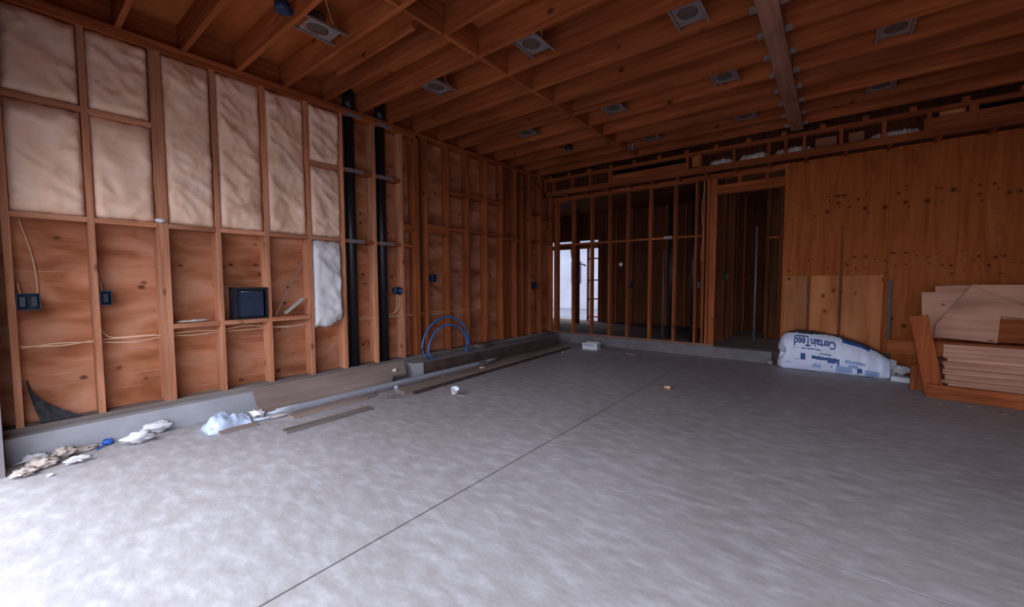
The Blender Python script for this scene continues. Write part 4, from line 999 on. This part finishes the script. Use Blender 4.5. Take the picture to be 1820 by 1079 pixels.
# lumber pile
def board(a, b, w, t, up, m, lab, name='lumber_board', group='lumber in the pile on the right', cat='board'):
    bm = BM(); add_beam(bm, a, b, w, t, up, 0.002)
    return tag(build(name, bm, m, org=a), lab, cat, group)
# stacked short boards (flat layers), front edges facing the camera
random.seed(11)
layers = [(0.000, 0.060, 5.36, 6.00), (0.061, 0.099, 5.27, 5.965), (0.100, 0.138, 5.31, 5.98), (0.140, 0.178, 5.26, 5.965), (0.179, 0.235, 5.285, 5.975), (0.236, 0.290, 5.265, 5.96), (0.291, 0.329, 5.28, 5.975), (0.330, 0.368, 5.265, 5.965), (0.369, 0.407, 5.30, 5.97)]
names = ['lowest', 'second', 'third', 'fourth', 'fifth', 'sixth', 'seventh', 'eighth', 'topmost']
for (z0, z1, xl, yf), nme in zip(layers, names):
    bm = BM(); add_box(bm, xl, 7.0 + random.uniform(-.1, .1), yf, yf + 0.40 + random.uniform(0, .06), z0, z1 - 0.0005, 0.003)
    ang = random.uniform(-0.012, 0.012)
    for v in bm.verts: v.co = rot(v.co, (5.3, 6.1), ang)
    tag(build('stacked_board', bm, PLY_EDGE, org=(xl, yf, z0)), '%s pale board in the flat stack of the lumber pile, counted from the floor' % nme, 'board', 'flat stack of pale boards')
# small upright end block in the stack front
bm = BM(); add_box(bm, 5.29, 5.36, 5.935, 5.995, 0.0, 0.060, 0.003); tag(build('end_block', bm, PLY_EDGE, org=(5.27, 6.0, 0)), 'short upright wood block in front of the flat stack', 'block')
# sheets leaning over the stack
def sheet(poly, y_at, t, m, lab, name='plywood_offcut'):
    """poly: (x,z) outline; y_at(z): front depth at height z"""
    bm = BM(); a = [bm.verts.new((x, y_at(z), z)) for x, z in poly]; b = [bm.verts.new((x, y_at(z) + t, z)) for x, z in poly]
    bm.faces.new(a); bm.faces.new(b)
    for k in range(len(poly)): bm.faces.new((a[k], a[(k + 1) % len(poly)], b[(k + 1) % len(poly)], b[k]))
    return tag(build(name, bm, m, org=(poly[0][0], y_at(poly[0][1]), poly[0][1])), lab, 'plywood', 'plywood offcuts leaning on the lumber pile')
bm = BM(); add_box(bm, 5.262, 6.9, 5.945, 5.980, 0.4085, 0.545, 0.003)
tag(build('lumber_board', bm, PLY_EDGE, org=(5.26, 5.95, 0.41)), 'pale board standing on edge on top of the flat stack', 'board', 'lumber in the pile on the right')
board((4.835, 6.000, 0.482), (6.6, 6.000, 0.500), 0.034, 0.150, (0, 0, 1), WX, 'brown board sticking out left of the pile towards the bag')
pf = lambda base: (lambda z: base + 0.5 * (z - 0.42))
sheet([(5.518, 1.128), (5.24, 0.717), (5.228, 0.594), (5.664, 0.563), (5.694, 0.62), (5.707, 0.828), (6.45, 0.770), (6.45, 0.62)], pf(6.10), 0.013, PLY_LIGHT, 'tilted pale plywood offcut with a notch, front of the leaning pieces')
sheet([(5.53, 1.145), (6.50, 1.145), (6.50, 0.56), (5.45, 0.58)], pf(6.135), 0.013, PLY_LIGHT, 'pale plywood offcut behind the tilted piece, reaching the top right of the pile')
sheet([(5.148, 1.062), (5.142, 0.580), (5.60, 0.565), (5.60, 1.068)], pf(6.165), 0.013, PLY_LIGHT, 'square pale plywood offcut with its left edge showing left of the tilted piece')
for k, (xl, zt) in enumerate(((5.262, 1.128), (5.40, 1.135), (5.33, 1.142))):
    sheet([(xl, zt), (6.60, zt + 0.004), (6.60, 0.60), (xl, 0.60)], pf(6.195 + 0.022 * k), 0.016, PLY_EDGE, ('pale sheet just behind the square offcut, its top edge showing', 'middle sheet of the rearmost pale sheets in the pile', 'rearmost pale sheet of the pile, against the plywood wall')[k])
sheet([(5.700, 0.80), (6.2, 0.79), (6.2, 0.575), (5.668, 0.575)], pf(6.085), 0.012, WX, 'dark brown wood piece filling the notch of the tilted plywood')
# frame of brown boards in front
board((5.215, 5.90, 0.002), (5.065, 5.925, 0.83), 0.140, 0.036, (0, 1, 0.02), WZ, 'brown board leaning upright at the left front of the lumber pile')
board((5.145, 5.865, 0.070), (5.775, 5.80, 0.070), 0.036, 0.138, (0, 0, 1), WX, 'brown board standing on edge on the floor along the front of the pile')
board((5.785, 5.80, 0.070), (6.7, 5.74, 0.070), 0.036, 0.138, (0, 0, 1), WX, 'second brown board on edge on the floor at the right picture edge')
bm = BM(); add_box(bm, 5.06, 5.17, 6.14, 6.22, 0.0, 0.33, 0.003)
for v in bm.verts:
    if v.co.z > 0.2 and v.co.x < 5.10: v.co.z -= 0.06
tag(build('offcut_block', bm, WZ, org=(5.05, 6.15, 0)), 'brown wood offcut standing between the white liner and the leaning board', 'block')
# wispy nails / straw in front of the pile
bm = BM(); random.seed(3)
for k in range(22):
    c = Vector((5.46 + random.uniform(-.22, .45), 5.58 + random.uniform(-.12, .10), 0.003)); a = random.uniform(-2.6, -0.6); L = random.uniform(.05, .13)
    add_tube(bm, [c, c + Vector((math.cos(a) * L, math.sin(a) * L, random.uniform(0.003, 0.03)))], 0.0015, 4)
tag(build('loose_straws', bm, plain('grey_straw', (0.36, 0.33, 0.35)), org=(5.5, 5.6, 0)), 'loose thin grey slivers on the floor in front of the lumber pile', 'slivers', kind='stuff')
